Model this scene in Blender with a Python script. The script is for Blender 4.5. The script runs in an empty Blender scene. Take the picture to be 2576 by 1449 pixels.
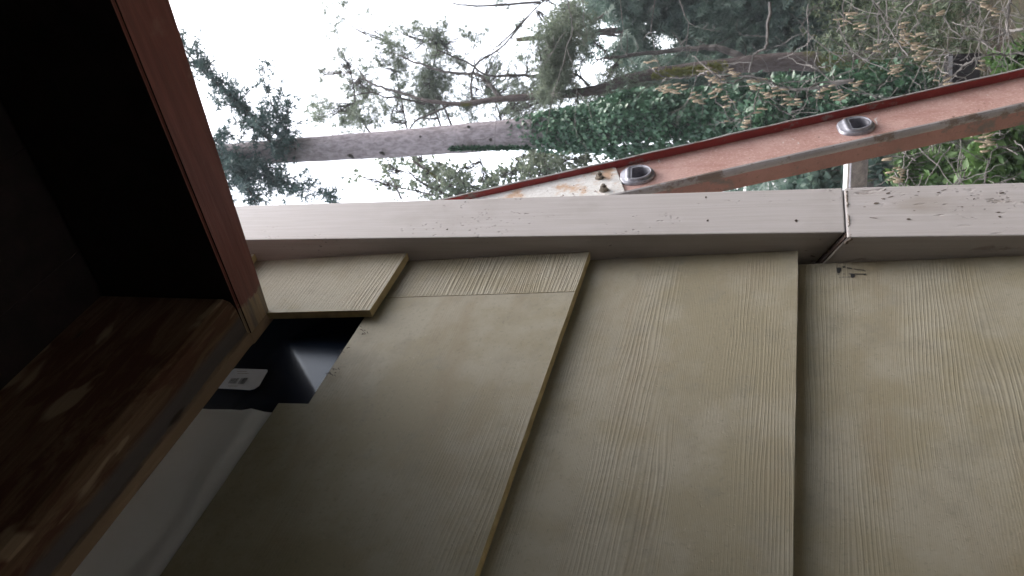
import bpy, bmesh, math, random
import numpy as np
from mathutils import Vector, Matrix, noise

random.seed(7)
rng = np.random.default_rng(11)
R = math.radians
S = bpy.context.scene
C = S.collection

# ------------------------------------------------------------------ camera
# world: X runs along the clapboard wall towards its outside corner, Y into the wall, Z up
CZ = 1.75                                   # eye height above the porch floor
FPX = 2053.0                                # focal length for a 2576 px wide picture
U = Vector((-5766, -56, FPX)).normalized()
H = Vector((747, -1648, FPX)); H = (H - U * H.dot(U)).normalized()
N = U.cross(H).normalized()
cam = bpy.data.cameras.new("camera")
cam.sensor_width = 36.0
cam.lens = FPX / 2576 * 36.0
cam.clip_start = 0.02
cam.clip_end = 400
cam.dof.use_dof = True; cam.dof.focus_distance = 1.1; cam.dof.aperture_fstop = 17
camo = bpy.data.objects.new("camera", cam)
C.objects.link(camo)
camo.matrix_world = Matrix(((H.x, -H.y, -H.z, 0), (N.x, -N.y, -N.z, 0), (U.x, -U.y, -U.z, CZ), (0, 0, 0, 1)))
S.camera = camo

# ------------------------------------------------------------------ sky, sun, exposure
SUN_EL, SUN_AZ = 68, 25
w = bpy.data.worlds.new("World"); S.world = w; w.use_nodes = True
nt = w.node_tree; bg = nt.nodes["Background"]
sky = nt.nodes.new("ShaderNodeTexSky"); sky.sky_type = 'NISHITA'; sky.sun_disc = False
sky.sun_elevation = R(SUN_EL); sky.sun_rotation = R(90 + SUN_AZ)
sky.air_density = 1.0; sky.dust_density = 5.0; sky.ozone_density = 1.0
hs = nt.nodes.new("ShaderNodeHueSaturation"); hs.inputs['Saturation'].default_value = 0.42
nt.links.new(sky.outputs[0], hs.inputs['Color']); nt.links.new(hs.outputs[0], bg.inputs[0])
bg.inputs[1].default_value = 0.15
sun = bpy.data.lights.new("sun", 'SUN'); sun.energy = 0.5; sun.angle = R(60); sun.color = (1, .97, .93)
suno = bpy.data.objects.new("sun", sun); C.objects.link(suno)
sd = Vector((math.cos(R(SUN_EL)) * math.cos(R(SUN_AZ)), -math.cos(R(SUN_EL)) * math.sin(R(SUN_AZ)), math.sin(R(SUN_EL))))
suno.rotation_euler = sd.to_track_quat('Z', 'Y').to_euler()
S.view_settings.view_transform = 'Standard'
S.view_settings.look = 'None'
S.view_settings.exposure = 2.28
S.view_settings.gamma = 1
S.view_settings.use_curve_mapping = False
S.render.engine = 'CYCLES'
S.cycles.max_bounces = 8
S.cycles.diffuse_bounces = 4

HAZE = 0.0022
# ------------------------------------------------------------------ maths helpers
def ray(px, py):
    a, b = (px - 1288) / FPX, (py - 724.5) / FPX
    v = Vector((a, b, 1))
    return Vector((H.dot(v), N.dot(v), U.dot(v)))
def atY(px, py, y):
    r = ray(px, py); return r * (y / r.y) + Vector((0, 0, CZ))
FH = Vector((H.z, N.z, 0)).normalized()       # horizontal heading of the view
FR = Vector((FH.y, -FH.x, 0))
def far(px, py, d, off=0.0):
    """point seen in that direction on the vertical plane d metres ahead"""
    r = ray(px, py); return r * ((d + off) / r.dot(FH)) + Vector((0, 0, CZ))

# ------------------------------------------------------------------ material helpers
class NT:
    def __init__(s, name):
        s.m = bpy.data.materials.new(name); s.m.use_nodes = True
        s.t = s.m.node_tree; s.b = s.t.nodes["Principled BSDF"]
        s.tc = s.n('ShaderNodeTexCoord')
    def n(s, typ, **k):
        o = s.t.nodes.new(typ)
        for a, v in k.items(): setattr(o, a, v)
        return o
    def l(s, a, b): s.t.links.new(a, b)
    def set(s, sock, v):
        if hasattr(v, 'is_linked') or hasattr(v, 'links'): s.l(v, sock)
        else:
            if isinstance(v, tuple) and len(v) == 3 and sock.type == 'RGBA': v = v + (1,)
            sock.default_value = v
    def mapv(s, scale, loc=(0, 0, 0), rnd=False, src='Object'):
        m = s.n('ShaderNodeMapping'); m.inputs['Scale'].default_value = scale; m.inputs['Location'].default_value = loc
        s.l(s.tc.outputs[src], m.inputs[0])
        if rnd:
            oi = s.n('ShaderNodeObjectInfo'); mu = s.n('ShaderNodeVectorMath', operation='SCALE')
            cb = s.n('ShaderNodeCombineXYZ')
            for i in range(3): s.l(oi.outputs['Random'], cb.inputs[i])
            s.l(cb.outputs[0], mu.inputs[0]); mu.inputs['Scale'].default_value = 37.0
            ad = s.n('ShaderNodeVectorMath', operation='ADD'); s.l(m.outputs[0], ad.inputs[0]); s.l(mu.outputs[0], ad.inputs[1])
            return ad.outputs[0]
        return m.outputs[0]
    def noise(s, vec, scale=1, detail=4, rough=.55, dist=0):
        o = s.n('ShaderNodeTexNoise'); s.l(vec, o.inputs['Vector'])
        o.inputs['Scale'].default_value = scale; o.inputs['Detail'].default_value = detail
        o.inputs['Roughness'].default_value = rough; o.inputs['Distortion'].default_value = dist
        return o.outputs[0]
    def vor(s, vec, scale=1, feature='F1'):
        o = s.n('ShaderNodeTexVoronoi', feature=feature); s.l(vec, o.inputs['Vector']); o.inputs['Scale'].default_value = scale
        return o.outputs['Distance']
    def ramp(s, f, a, b, lo=0.0, hi=1.0):
        o = s.n('ShaderNodeMapRange', interpolation_type='SMOOTHSTEP'); s.set(o.inputs[0], f)
        o.inputs[1].default_value = a; o.inputs[2].default_value = b; o.inputs[3].default_value = lo; o.inputs[4].default_value = hi
        return o.outputs[0]
    def mix(s, f, a, b):
        o = s.n('ShaderNodeMix', data_type='RGBA'); s.set(o.inputs[0], f); s.set(o.inputs[6], a); s.set(o.inputs[7], b)
        return o.outputs[2]
    def math(s, op, a, b=0.0, c=0.0):
        o = s.n('ShaderNodeMath', operation=op); s.set(o.inputs[0], a); s.set(o.inputs[1], b); s.set(o.inputs[2], c)
        return o.outputs[0]
    def sep(s, vec):
        o = s.n('ShaderNodeSeparateXYZ'); s.l(vec, o.inputs[0]); return o.outputs
    def bump(s, h, dist, strength=1.0, prev=None):
        o = s.n('ShaderNodeBump'); s.l(h, o.inputs['Height']); o.inputs['Distance'].default_value = dist
        o.inputs['Strength'].default_value = strength
        if prev is not None: s.l(prev, o.inputs['Normal'])
        return o.outputs[0]
    def out(s, col=None, rough=.6, metal=0.0, nrm=None, spec=.5):
        if col is not None: s.set(s.b.inputs['Base Color'], col)
        s.set(s.b.inputs['Roughness'], rough); s.set(s.b.inputs['Metallic'], metal)
        s.b.inputs['Specular IOR Level'].default_value = spec
        if nrm is not None: s.l(nrm, s.b.inputs['Normal'])
        return s.m

def mat_siding(deep=False):
    k = NT('painted_siding_deep_grain' if deep else 'painted_siding')
    o = k.mapv((1, 1, 1), rnd=True)
    g1 = k.mapv((1.7, 2, 10), rnd=True)
    x, y, z = k.sep(k.mapv((1, 1, 1)))
    warp = k.noise(g1, 1.0, 3, .5)
    arg = k.math('MULTIPLY_ADD', warp, 80.0, k.math('MULTIPLY', z, 1300.0 if deep else 1850.0))
    fine = k.noise(k.mapv((14, 5, 420), rnd=True), 1, 3, .6)
    s1 = k.math('SINE', k.math('MULTIPLY_ADD', fine, 2.2, arg))
    lines = k.ramp(s1, .1, .98)
    mask = k.ramp(k.noise(k.mapv((3.0, 3, 22), rnd=True), 1, 2, .5), .40, .66, .30 if deep else .07, 1)
    s2 = k.math('SINE', k.math('MULTIPLY_ADD', fine, 5.0, k.math('MULTIPLY', arg, 2.3)))
    relief = k.math('MULTIPLY_ADD', s2, .16, k.math('MULTIPLY', lines, mask))
    tex = k.noise(o, 900, 2, .6)
    pits = k.ramp(k.noise(k.mapv((260, 200, 420), rnd=True), 1, 2), .66, .72)
    hgt = k.math('MULTIPLY_ADD', tex, .35, k.math('SUBTRACT', relief, k.math('MULTIPLY', pits, .6)))
    b = k.bump(hgt, .0008 if deep else .00022, .7)
    big = k.noise(o, 9, 5, .62)
    big2 = k.noise(k.mapv((5, 5, 16), (3, 1, 7), rnd=True), 1, 5, .65)
    speck = k.noise(o, 260, 3, .7)
    c = k.mix(k.ramp(big, .40, .60), (.258, .227, .157), (.304, .277, .216))
    c = k.mix(k.ramp(big2, .48, .70, 0, .5), c, (.225, .182, .118))
    c = k.mix(k.ramp(k.noise(o, 24, 4, .7), .50, .72, 0, .42), c, (.20, .186, .148))
    c = k.mix(k.ramp(speck, .58, .78, 0, .3), c, (.40, .385, .32))
    c = k.mix(k.ramp(speck, .44, .3, 0, .4), c, (.16, .15, .11))
    c = k.mix(k.math('MULTIPLY', lines, k.math('MULTIPLY', mask, .04)), c, (.17, .155, .115))
    return k.out(c, .72, 0, b, .3)

def mat_flat(name, col, rough=.7, var=.2, sc=60, bumpd=.0004, metal=0.0, spec=.4):
    k = NT(name)
    o = k.mapv((1, 1, 1), rnd=True)
    n1 = k.noise(o, sc, 5, .6)
    dark = tuple(v * (1 - var) for v in col); lite = tuple(min(1, v * (1 + var)) for v in col)
    c = k.mix(k.ramp(n1, .3, .7), dark, lite)
    return k.out(c, rough, metal, k.bump(k.noise(o, sc * 6, 3), bumpd), spec)

def mat_trim(rough_wood):
    k = NT('trim_paint_rough' if rough_wood else 'trim_paint')
    o = k.mapv((1, 1, 1), rnd=True)
    grain = k.noise(k.mapv((260, 260, 9), rnd=True), 1, 4, .6)
    c = k.mix(k.ramp(grain, .3, .75), (.41, .378, .372), (.46, .430, .432))
    c = k.mix(k.ramp(k.noise(o, 11, 4, .6), .5, .75, 0, .5), c, (.33, .30, .285))
    area = k.ramp(k.noise(k.mapv((14, 14, 7), rnd=True), 1, 3), .5, .62)
    pv = k.vor(k.mapv((330, 330, 150), rnd=True), 1)
    pm = k.ramp(k.noise(k.mapv((140, 140, 90), rnd=True), 1, 2), .52, .6)
    pit = k.math('MULTIPLY', k.math('MULTIPLY', k.ramp(pv, .34, .12), area), pm)
    h = k.math('SUBTRACT', k.math('MULTIPLY', grain, .35), k.math('MULTIPLY', pit, 1.5))
    c = k.mix(k.math('MULTIPLY', pit, .65), c, (.09, .07, .06))
    if rough_wood:
        st = k.ramp(k.noise(k.mapv((75, 75, 24), (2, 5, 1), rnd=True), 1, 4, .6, .6), .62, .72)
        c = k.mix(k.math('MULTIPLY', st, .45), c, (.17, .13, .10))
        c = k.mix(k.ramp(k.noise(k.mapv((22, 22, 9), rnd=True), 1, 3), .55, .75, 0, .45), c, (.27, .225, .18))
        h = k.math('SUBTRACT', h, st)
    return k.out(c, .62, 0, k.bump(h, .0012, .8), .35)

def mat_redwood():
    k = NT('red_paint_on_wood')
    o = k.mapv((1, 1, 1))
    gr = k.noise(k.mapv((120, 7, 120)), 1, 5, .6)
    c = k.mix(k.ramp(gr, .3, .7), (.125, .038, .033), (.185, .062, .052))
    c = k.mix(k.ramp(k.noise(o, 25, 4, .6), .6, .75, 0, .5), c, (.22, .12, .095))
    x, y, z = k.sep(o)
    edge = k.math('ADD', y, k.math('MULTIPLY', k.math('SUBTRACT', k.noise(o, 38, 4, .7), .5), .045))
    bare = k.ramp(edge, .470, .476)
    c = k.mix(bare, c, k.mix(k.ramp(gr, .35, .65), (.30, .22, .14), (.16, .13, .11)))
    return k.out(c, .5, 0, k.bump(k.noise(k.mapv((300, 20, 300)), 1, 4), .0008), .4)

def mat_ledger():
    k = NT('stained_rough_wood')
    o = k.mapv((1, 1, 1))
    gr = k.noise(k.mapv((7, 160, 160)), 1, 5, .65)
    c = k.mix(k.ramp(gr, .32, .68), (.085, .050, .031), (.15, .095, .062))
    patch = k.ramp(k.noise(k.mapv((9, 42, 30), (.3, 0, .2)), 1, 6, .68, 1.2), .44, .58)
    c = k.mix(k.math('MULTIPLY', patch, .85), c, (.070, .028, .018))
    patch2 = k.ramp(k.noise(k.mapv((9, 50, 18), (5, 2, 9)), 1, 3, .5, .4), .6, .66)
    c = k.mix(k.math('MULTIPLY', patch2, .8), c, (.26, .19, .13))
    x, y, z = k.sep(o)
    yy = k.math('ADD', y, k.math('MULTIPLY', k.math('SUBTRACT', k.noise(k.mapv((10, 40, 10)), 1, 4, .7), .5), .014))
    band = k.math('MULTIPLY', k.ramp(yy, .478, .488), k.ramp(yy, .508, .502))
    c = k.mix(k.math('MULTIPLY', band, .85), c, (.085, .08, .085))
    c = k.mix(k.math('MULTIPLY', k.ramp(yy, .502, .507), .75), c, (.26, .19, .13))
    knots = k.vor(k.mapv((9, 40, 22), (1.2, .4, .7)), 1)
    c = k.mix(k.ramp(knots, .16, .07, 0, .9), c, (.03, .02, .015))
    return k.out(c, .8, 0, k.bump(gr, .002, .8), .25)

def mat_bark(name, a, b2, moss=None, ridge=26):
    k = NT(name)
    o = k.mapv((1, 1, 1))
    n1 = k.noise(k.mapv((ridge, ridge, ridge * .4)), 1, 6, .65, .5)
    c = k.mix(k.ramp(n1, .33, .66), a, b2)
    c = k.mix(k.ramp(k.noise(o, 3, 4), .5, .7, 0, .4), c, tuple(v * .6 for v in a))
    if moss: c = k.mix(k.ramp(k.noise(o, 1.6, 4, .6), .5, .62), c, moss)
    return k.out(c, .9, 0, k.bump(n1, .03, 1), .15)

def mat_leaf(name, a, b2, trans=.25, rough=.55, sc=3.0, yellow=None):
    k = NT(name)
    o = k.mapv((1, 1, 1))
    n1 = k.noise(o, sc, 3, .6); n2 = k.noise(o, sc * 9, 2, .6)
    f = k.ramp(k.math('MULTIPLY_ADD', n2, .5, k.math('MULTIPLY', n1, .5)), .36, .62)
    c = k.mix(f, a, b2)
    if yellow: c = k.mix(k.ramp(k.noise(o, sc * 4, 2), .6, .7, 0, .8), c, yellow)
    tr = k.n('ShaderNodeBsdfTranslucent'); k.l(c, tr.inputs[0])
    k.out(c, rough, 0, None, .4)
    mx = k.n('ShaderNodeMixShader'); mx.inputs[0].default_value = trans
    k.l(k.b.outputs[0], mx.inputs[1]); k.l(tr.outputs[0], mx.inputs[2])
    k.l(mx.outputs[0], k.t.nodes['Material Output'].inputs[0])
    return k.m

def mat_ladder():
    k = NT('faded_red_rail')
    o = k.mapv((1, 1, 1))
    a = k.noise(o, 18, 5, .6); f = k.noise(o, 260, 4, .7)
    c = k.mix(k.ramp(a, .35, .7), (.46, .27, .235), (.56, .36, .325))
    c = k.mix(k.ramp(f, .50, .68, 0, .6), c, (.66, .47, .43))
    c = k.mix(k.ramp(k.noise(k.mapv((60, 60, 16)), 1, 5, .7), .5, .7, 0, .5), c, (.36, .17, .14))
    c = k.mix(k.ramp(f, .42, .3, 0, .5), c, (.25, .10, .08))
    sp = k.noise(k.mapv((26, 26, 60), (.7, 2, 3)), 1, 4, .6, .5)
    c = k.mix(k.ramp(sp, .66, .70, 0, .8), c, (.66, .64, .64))
    c = k.mix(k.ramp(k.noise(o, 75, 3, .6), .70, .74, 0, .7), c, (.12, .07, .06))
    return k.out(c, .55, 0, k.bump(f, .0006, .6), .4)

def mat_flange(name, base, wear, amount):
    k = NT(name)
    o = k.mapv((1, 1, 1))
    a = k.noise(o, 16, 6, .7); f = k.noise(o, 180, 4, .7)
    c = k.mix(k.ramp(a, .3, .7), base, tuple(v * 1.35 for v in base))
    c = k.mix(k.ramp(k.noise(k.mapv((14, 30, 22), (4, 1, 1)), 1, 5, .7), amount, amount + .1), c, wear)
    c = k.mix(k.ramp(f, .42, .3, 0, .4), c, (.07, .05, .045))
    return k.out(c, .6, 0, k.bump(f, .0008, .7), .35)

def mat_plate():
    k = NT('white_steel_rust')
    o = k.mapv((1, 1, 1))
    a = k.noise(o, 28, 5, .65); f = k.noise(o, 210, 4, .7)
    c = k.mix(k.ramp(f, .35, .7), (.66, .64, .62), (.80, .79, .78))
    c = k.mix(k.ramp(a, .48, .62, 0, .85), c, (.55, .34, .20))
    c = k.mix(k.ramp(a, .66, .74, 0, .8), c, (.25, .09, .04))
    c = k.mix(k.ramp(k.noise(o, 130, 4, .7), .63, .68), c, (.13, .07, .05))
    return k.out(c, .6, 0, k.bump(f, .001, .8), .4)

def mat_metal(name, col, rough=.4, metal=.8, var=.35):
    k = NT(name)
    o = k.mapv((1, 1, 1))
    f = k.noise(o, 120, 4, .7)
    c = k.mix(k.ramp(f, .3, .7), tuple(v * (1 - var) for v in col), col)
    return k.out(c, k.ramp(f, .3, .7, rough + .15, rough), metal, k.bump(f, .0004), .5)

M = dict(
    siding=mat_siding(), siding_deep=mat_siding(True), trim=mat_trim(False), trim_rough=mat_trim(True), red=mat_redwood(), ledger=mat_ledger(),
    cut_edge=mat_flat('primed_board_edge', (.40, .32, .17), .8, .15, 90),
    sheath=mat_flat('wall_sheathing', (.20, .14, .08), .9),
    wrap=mat_flat('house_wrap_film', (.66, .67, .72), .38, .05, 8, .0003),
    black=mat_flat('black_flashing_membrane', (.003, .006, .014), .26, .2, 20, .00005, 0, .14),
    sticker=mat_flat('sticker_paper', (.50, .52, .58), .55, .04, 30, .0001),
    knot=mat_flat('knot_brown', (.11, .085, .07), .8, .3), ink=mat_flat('ink', (.03, .03, .04), .6, .1), pencil=mat_flat('dark_pencil', (.03, .03, .03), .5, .1),
    crack=mat_flat('joint_shadow_gap', (.035, .02, .014), .9, .3, 200), caulk=mat_flat('old_caulk', (.16, .125, .10), .6, .3, 150, .001),
    soffit=mat_flat('shade_dark_boards', (.012, .007, .008), .8, .4, 30), rail=mat_ladder(),  # soffit is near black: shade under the roof put into its colour
    flange_in=mat_flange('red_flange', (.22, .035, .034), (.22, .17, .16), .56),
    flange_out=mat_flange('worn_brown_flange', (.25, .135, .115), (.17, .145, .135), .54),
    lip=mat_flange('worn_grey_edge', (.24, .225, .225), (.17, .13, .11), .52),
    plate=mat_plate(), alu=mat_metal('weathered_aluminium', (.40, .40, .45), .45, .6), bolt=mat_metal('dirty_bolt', (.36, .32, .27), .5, .6, .6),
    tread=mat_metal('sky_lit_tread', (.82, .83, .86), .35, .4, .15),  # lit copy of the rung metal, reflected sky put into its colour
    bark=mat_bark('fir_bark', (.215, .18, .185), (.37, .32, .335)),
    bark2=mat_bark('mossy_bark', (.075, .055, .050), (.12, .095, .09), (.085, .085, .02), 34),
    twig=mat_flat('grey_twig_bark', (.15, .135, .125), .85, .4, 12, .001),
    darktwig=mat_flat('dark_twig_bark', (.06, .05, .045), .9, .3, 12, .002),
    catkin=mat_flat('tan_catkin', (.33, .26, .18), .85, .3, 30, .001),
    needle=mat_leaf('cedar_needles', (.030, .060, .062), (.080, .130, .115), .3),
    needle_pale=mat_leaf('pale_needles', (.10, .13, .09), (.19, .22, .155), .45),
    needle_far=mat_leaf('far_evergreen', (.045, .085, .068), (.14, .20, .155), .42, .6, 1.2),
    ivy=mat_leaf('ivy_leaf', (.014, .050, .026), (.095, .19, .105), .15, .40, 5.0),  # pale end of the ivy colours stands for highlights on the leaves
    bright=mat_leaf('spring_leaf', (.05, .10, .028), (.10, .175, .05), .3, .5, 3),
    brush=mat_leaf('undergrowth_leaf', (.035, .060, .028), (.085, .11, .05), .2, .6, 2, (.14, .11, .07)),
)
M['black'].node_tree.nodes['Principled BSDF'].inputs['Specular Tint'].default_value = (.45, .68, 1, 1)  # blue put into the sheen, standing for reflected sky
def mat_ground():
    k = NT('leaf_litter')
    o = k.mapv((1, 1, 1))
    a = k.noise(o, 2.2, 6, .7); f = k.noise(o, 26, 5, .7)
    c = k.mix(k.ramp(a, .35, .65), (.050, .036, .030), (.040, .052, .024))
    c = k.mix(k.ramp(f, .5, .7), c, (.10, .08, .06))
    return k.out(c, .95, 0, k.bump(f, .05), .1)
M['ground'] = mat_ground()
M['blocker_paint'] = mat_flat('pale_blocker_paint', (.30, .275, .24), .7, .08)
M['floor'] = mat_flat('porch_concrete', (.34, .32, .28), .9, .25, 12)

# ------------------------------------------------------------------ object helpers
def tag(o, label=None, cat=None, group=None, kind=None):
    if label: o['label'] = label
    if cat: o['category'] = cat
    if group: o['group'] = group
    if kind: o['kind'] = kind
    return o
def empty(name, loc, label, cat, group=None):
    o = bpy.data.objects.new(name, None); C.objects.link(o); o.location = loc; o.empty_display_size = .1
    return tag(o, label, cat, group)
def link(name, me, mats, parent=None, **k):
    o = bpy.data.objects.new(name, me); C.objects.link(o)
    if mats is not None and not me.materials:
        for m in (mats if isinstance(mats, (list, tuple)) else [mats]): me.materials.append(M[m])
    if parent is not None:
        o.parent = parent
        off = parent.location.copy(); pp = parent.parent
        while pp is not None: off += pp.location; pp = pp.parent
        o.location = -off
    return tag(o, **k)
class B:
    """collects verts and faces in world metres"""
    def __init__(s): s.v = []; s.f = []; s.mi = []; s.smooth = False
    def add(s, vs, fs, mi=0):
        n = len(s.v); s.v += [tuple(v) for v in vs]; s.f += [tuple(i + n for i in f) for f in fs]; s.mi += [mi] * len(fs)
    def box(s, x0, x1, y0, y1, z0, z1, mi=0):
        s.add([(x, y, z) for x in (x0, x1) for y in (y0, y1) for z in (z0, z1)],
              [(0, 1, 3, 2), (4, 6, 7, 5), (0, 4, 5, 1), (2, 3, 7, 6), (0, 2, 6, 4), (1, 5, 7, 3)], mi)
    def prism(s, prof, a, b, mi=0, caps=True):
        """prof: list of points, a/b: functions mapping a profile point to its two ends"""
        n = len(prof); s.add([a(p) for p in prof] + [b(p) for p in prof], [(i, (i + 1) % n, n + (i + 1) % n, n + i) for i in range(n)], mi)
        if caps: s.f += [tuple(len(s.v) - 2 * n + i for i in reversed(range(n))), tuple(len(s.v) - n + i for i in range(n))]; s.mi += [mi] * 2
    def tube(s, pts, rad, seg=6, mi=0):
        pts = [Vector(p) for p in pts]; rings = []
        up = Vector((.3, .2, .93))
        for i, p in enumerate(pts):
            t = (pts[min(i + 1, len(pts) - 1)] - pts[max(i - 1, 0)])
            if t.length < 1e-9: t = Vector((0, 0, 1))
            t.normalize(); a = t.cross(up)
            if a.length < 1e-3: a = t.cross(Vector((1, 0, 0)))
            a.normalize(); b = t.cross(a); r = rad[i]
            rings.append([p + (a * math.cos(q * 2 * math.pi / seg) + b * math.sin(q * 2 * math.pi / seg)) * r for q in range(seg)])
        vs = [v for rr in rings for v in rr]; fs = []
        for i in range(len(pts) - 1):
            for q in range(seg):
                q2 = (q + 1) % seg; fs.append((i * seg + q, i * seg + q2, (i + 1) * seg + q2, (i + 1) * seg + q))
        fs.append(tuple(range(seg - 1, -1, -1))); fs.append(tuple((len(pts) - 1) * seg + q for q in range(seg)))
        s.add(vs, fs, mi)
    def mesh(s, name, bevel=0, smooth=False, fix=True, segs=2):
        me = bpy.data.meshes.new(name); me.from_pydata(s.v, [], s.f)
        me.polygons.foreach_set('material_index', s.mi)
        if fix or bevel:
            bm = bmesh.new(); bm.from_mesh(me); bmesh.ops.recalc_face_normals(bm, faces=bm.faces)
            if bevel: bmesh.ops.bevel(bm, geom=bm.edges[:], offset=bevel, segments=segs, affect='EDGES', profile=.6, clamp_overlap=True)
            bm.to_mesh(me); bm.free()
        if smooth: me.polygons.foreach_set('use_smooth', [True] * len(me.polygons))
        me.update(); return me
def zr(z): return z + CZ                      # height given from eye level

def leafmesh(name, cen, size, tmpl, dirs=None, spread=1.0, normal_up=0.0):
    """one mesh of many leaf-shaped faces; tmpl = (verts (k,3), tris)"""
    cen = np.asarray(cen, float); n = len(cen); tv = np.asarray(tmpl[0], float); tf = np.asarray(tmpl[1], int)
    size = np.broadcast_to(np.asarray(size, float), (n,))
    a = rng.normal(size=(n, 3)) * spread
    if dirs is not None: a = a + np.asarray(dirs)
    a /= np.linalg.norm(a, axis=1)[:, None] + 1e-9
    q = rng.normal(size=(n, 3)); q[:, 2] += normal_up * 2
    b = np.cross(a, q); b /= np.linalg.norm(b, axis=1)[:, None] + 1e-9
    c = np.cross(a, b)
    V = cen[:, None, :] + size[:, None, None] * (tv[None, :, 0, None] * a[:, None, :] + tv[None, :, 1, None] * b[:, None, :] + tv[None, :, 2, None] * c[:, None, :])
    k = len(tv); F = (tf[None] + (np.arange(n) * k)[:, None, None]).reshape(-1, 3)
    me = bpy.data.meshes.new(name)
    me.vertices.add(n * k); me.vertices.foreach_set('co', V.reshape(-1).astype(np.float32))
    me.loops.add(F.size); me.loops.foreach_set('vertex_index', F.reshape(-1).astype(np.int32))
    me.polygons.add(len(F)); me.polygons.foreach_set('loop_start', (np.arange(len(F)) * 3).astype(np.int32))
    me.update(calc_edges=True); return me
def T_spray():
    v = [(0, -.03, 0), (0, .03, 0), (1, 0, .05)]; f = [(0, 1, 2)]
    for i, t in enumerate((.12, .3, .5, .7)):
        for sg in (-1, 1):
            L = .5 * (1 - t * .7); n = len(v)
            v += [(t, 0, 0), (t + .13, 0, 0), (t + L * .75, sg * L * .8, -.06)]; f.append((n, n + 1, n + 2))
    return v, f
T_LEAF = ([(0, 0, 0), (.45, .28, .08), (1, 0, 0), (.45, -.28, .08)], [(0, 1, 2), (0, 2, 3)])
T_IVY = ([(0, 0, .0), (.1, .48, -.05), (.45, .30, .06), (1, 0, -.08), (.45, -.30, .06), (.1, -.48, -.05)], [(0, 1, 2), (0, 2, 3), (0, 3, 4), (0, 4, 5)])
T_TUFT = ([(0, -.06, 0), (0, .06, 0), (1, .1, 0), (0, .05, 0), (.15, .05, 0), (.7, .6, .1), (0, -.05, 0), (.15, -.05, 0), (.65, -.6, -.1), (-.1, 0, 0), (.1, 0, .05), (.2, .1, .7)], [(0, 1, 2), (3, 4, 5), (6, 7, 8), (9, 10, 11)])
SPRAY = T_spray()

# ------------------------------------------------------------------ ground
def gh(x, y):
    d = x * FH.x + y * FH.y; r = math.hypot(x, y)
    k = max(0.0, r - 3.2)
    return .085 * k * (1 if d > 0 else .5) + .10 * noise.noise(Vector((x * .5, y * .5, 0))) * min(1, k) - .12
g = B(); n = 72
xs = [(-1 if i < n / 2 else 1) * abs((i - n / 2) / (n / 2)) ** 2.2 * 130 for i in range(n + 1)]
for i in range(n + 1):
    for j in range(n + 1): g.v.append((xs[i], xs[j], gh(xs[i], xs[j]) if math.hypot(xs[i], xs[j]) < 30 else gh(xs[i] * 30 / math.hypot(xs[i], xs[j]), xs[j] * 30 / math.hypot(xs[i], xs[j]))))
for i in range(n):
    for j in range(n): g.f.append((i * (n + 1) + j, (i + 1) * (n + 1) + j, (i + 1) * (n + 1) + j + 1, i * (n + 1) + j + 1)); g.mi.append(0)
link('ground', g.mesh('ground', smooth=True), 'ground', kind='structure')
f = B(); f.box(-3.2, .80, -2.6, .515, -.25, 0)
link('porch_floor', f.mesh('porch_floor', .01), 'floor', kind='structure')

# ------------------------------------------------------------------ house corner
XT = .7265                                     # siding butts the corner board here
house = empty('house', (.75, .6, 0), 'house corner with khaki clapboards, taupe corner board and a bare patch under the porch roof', 'house')
b = B(); b.box(-3.2, .80, .558, .60, -.15, zr(1.15)); b.box(.74, .805, .60, 3.6, -.15, zr(1.15)); b.box(-3.2, .80, 3.54, 3.6, -.15, zr(1.15))
link('wall_sheathing', b.mesh('wall_sheathing'), 'sheath', house)

EXP = .2185
def siding(x0, x1, nose, top, notch=None, name='siding_board', mat='siding', **k):
    """one tapered lap board; local relief comes from the material, edges and laps are real"""
    th = .0095; slope = .0115 / EXP
    b = B()
    def yo(z): return .500 + (z - nose) * slope
    segs = [(x0, x1, top)]
    if notch: segs = [(x0, notch[0], notch[1]), (notch[0], x1, top)]
    # outline in x,z then extrude in depth, many points on the long edges so they run slightly uneven
    pts = []
    nx = max(2, int((x1 - x0) / .02))
    for i in range(nx + 1): x = x0 + (x1 - x0) * i / nx; pts.append((x, nose + .0005 * noise.noise(Vector((x * 30, nose * 9, 0)))))
    up = []
    for (a, c, t) in reversed(segs):
        m = max(2, int((c - a) / .02))
        for i in range(m + 1): x = c - (c - a) * i / m; up.append((x, t + .0012 * noise.noise(Vector((x * 40, t * 9, 3)))))
    pts += up
    n = len(pts)
    b.v = [(x, yo(z), z + CZ) for x, z in pts] + [(x, yo(z) + th, z + CZ) for x, z in pts]
    b.f = [tuple(range(n)), tuple(range(2 * n - 1, n - 1, -1))] + [(i, (i + 1) % n, n + (i + 1) % n, n + i) for i in range(n)]
    b.mi = [0, 0] + [1] * n
    me = b.mesh('siding_board')
    return link(name, me, [mat, 'cut_edge'], house, **k)
noses = [.4477, .2230, .0045]
siding(-3.2, .7265 - .0005, .6665, .92)
siding(.6158, XT, .4477, .70, mat='siding_deep', label='short top clapboard piece ending over the black membrane')
siding(.6538, XT, .2230, .4600, mat='siding_deep')
siding(-3.2, .6526, .2230, .4600, notch=(.482, .4955), label='long clapboard with a notched, dirt-smudged top edge')
siding(-3.2, XT, .0045, .2520)
last = None
z = .0045
for i in range(8):
    z -= EXP
    o = siding(-3.2, .7177, z, z + EXP + .03)
    if i == 0: marked = o
# end wall clapboards round the corner
for i in range(13):
    z = .6665 - i * EXP
    b = B(); b.add([(.818, .60, zr(z)), (.818, 3.6, zr(z)), (.806, 3.6, zr(z + EXP + .02)), (.806, .60, zr(z + EXP + .02)), (.806, .60, zr(z)), (.806, 3.6, zr(z))],
                   [(0, 1, 2, 3), (0, 4, 5, 1)])
    link('siding_board', b.mesh('siding_end'), ['siding'], house)

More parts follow.
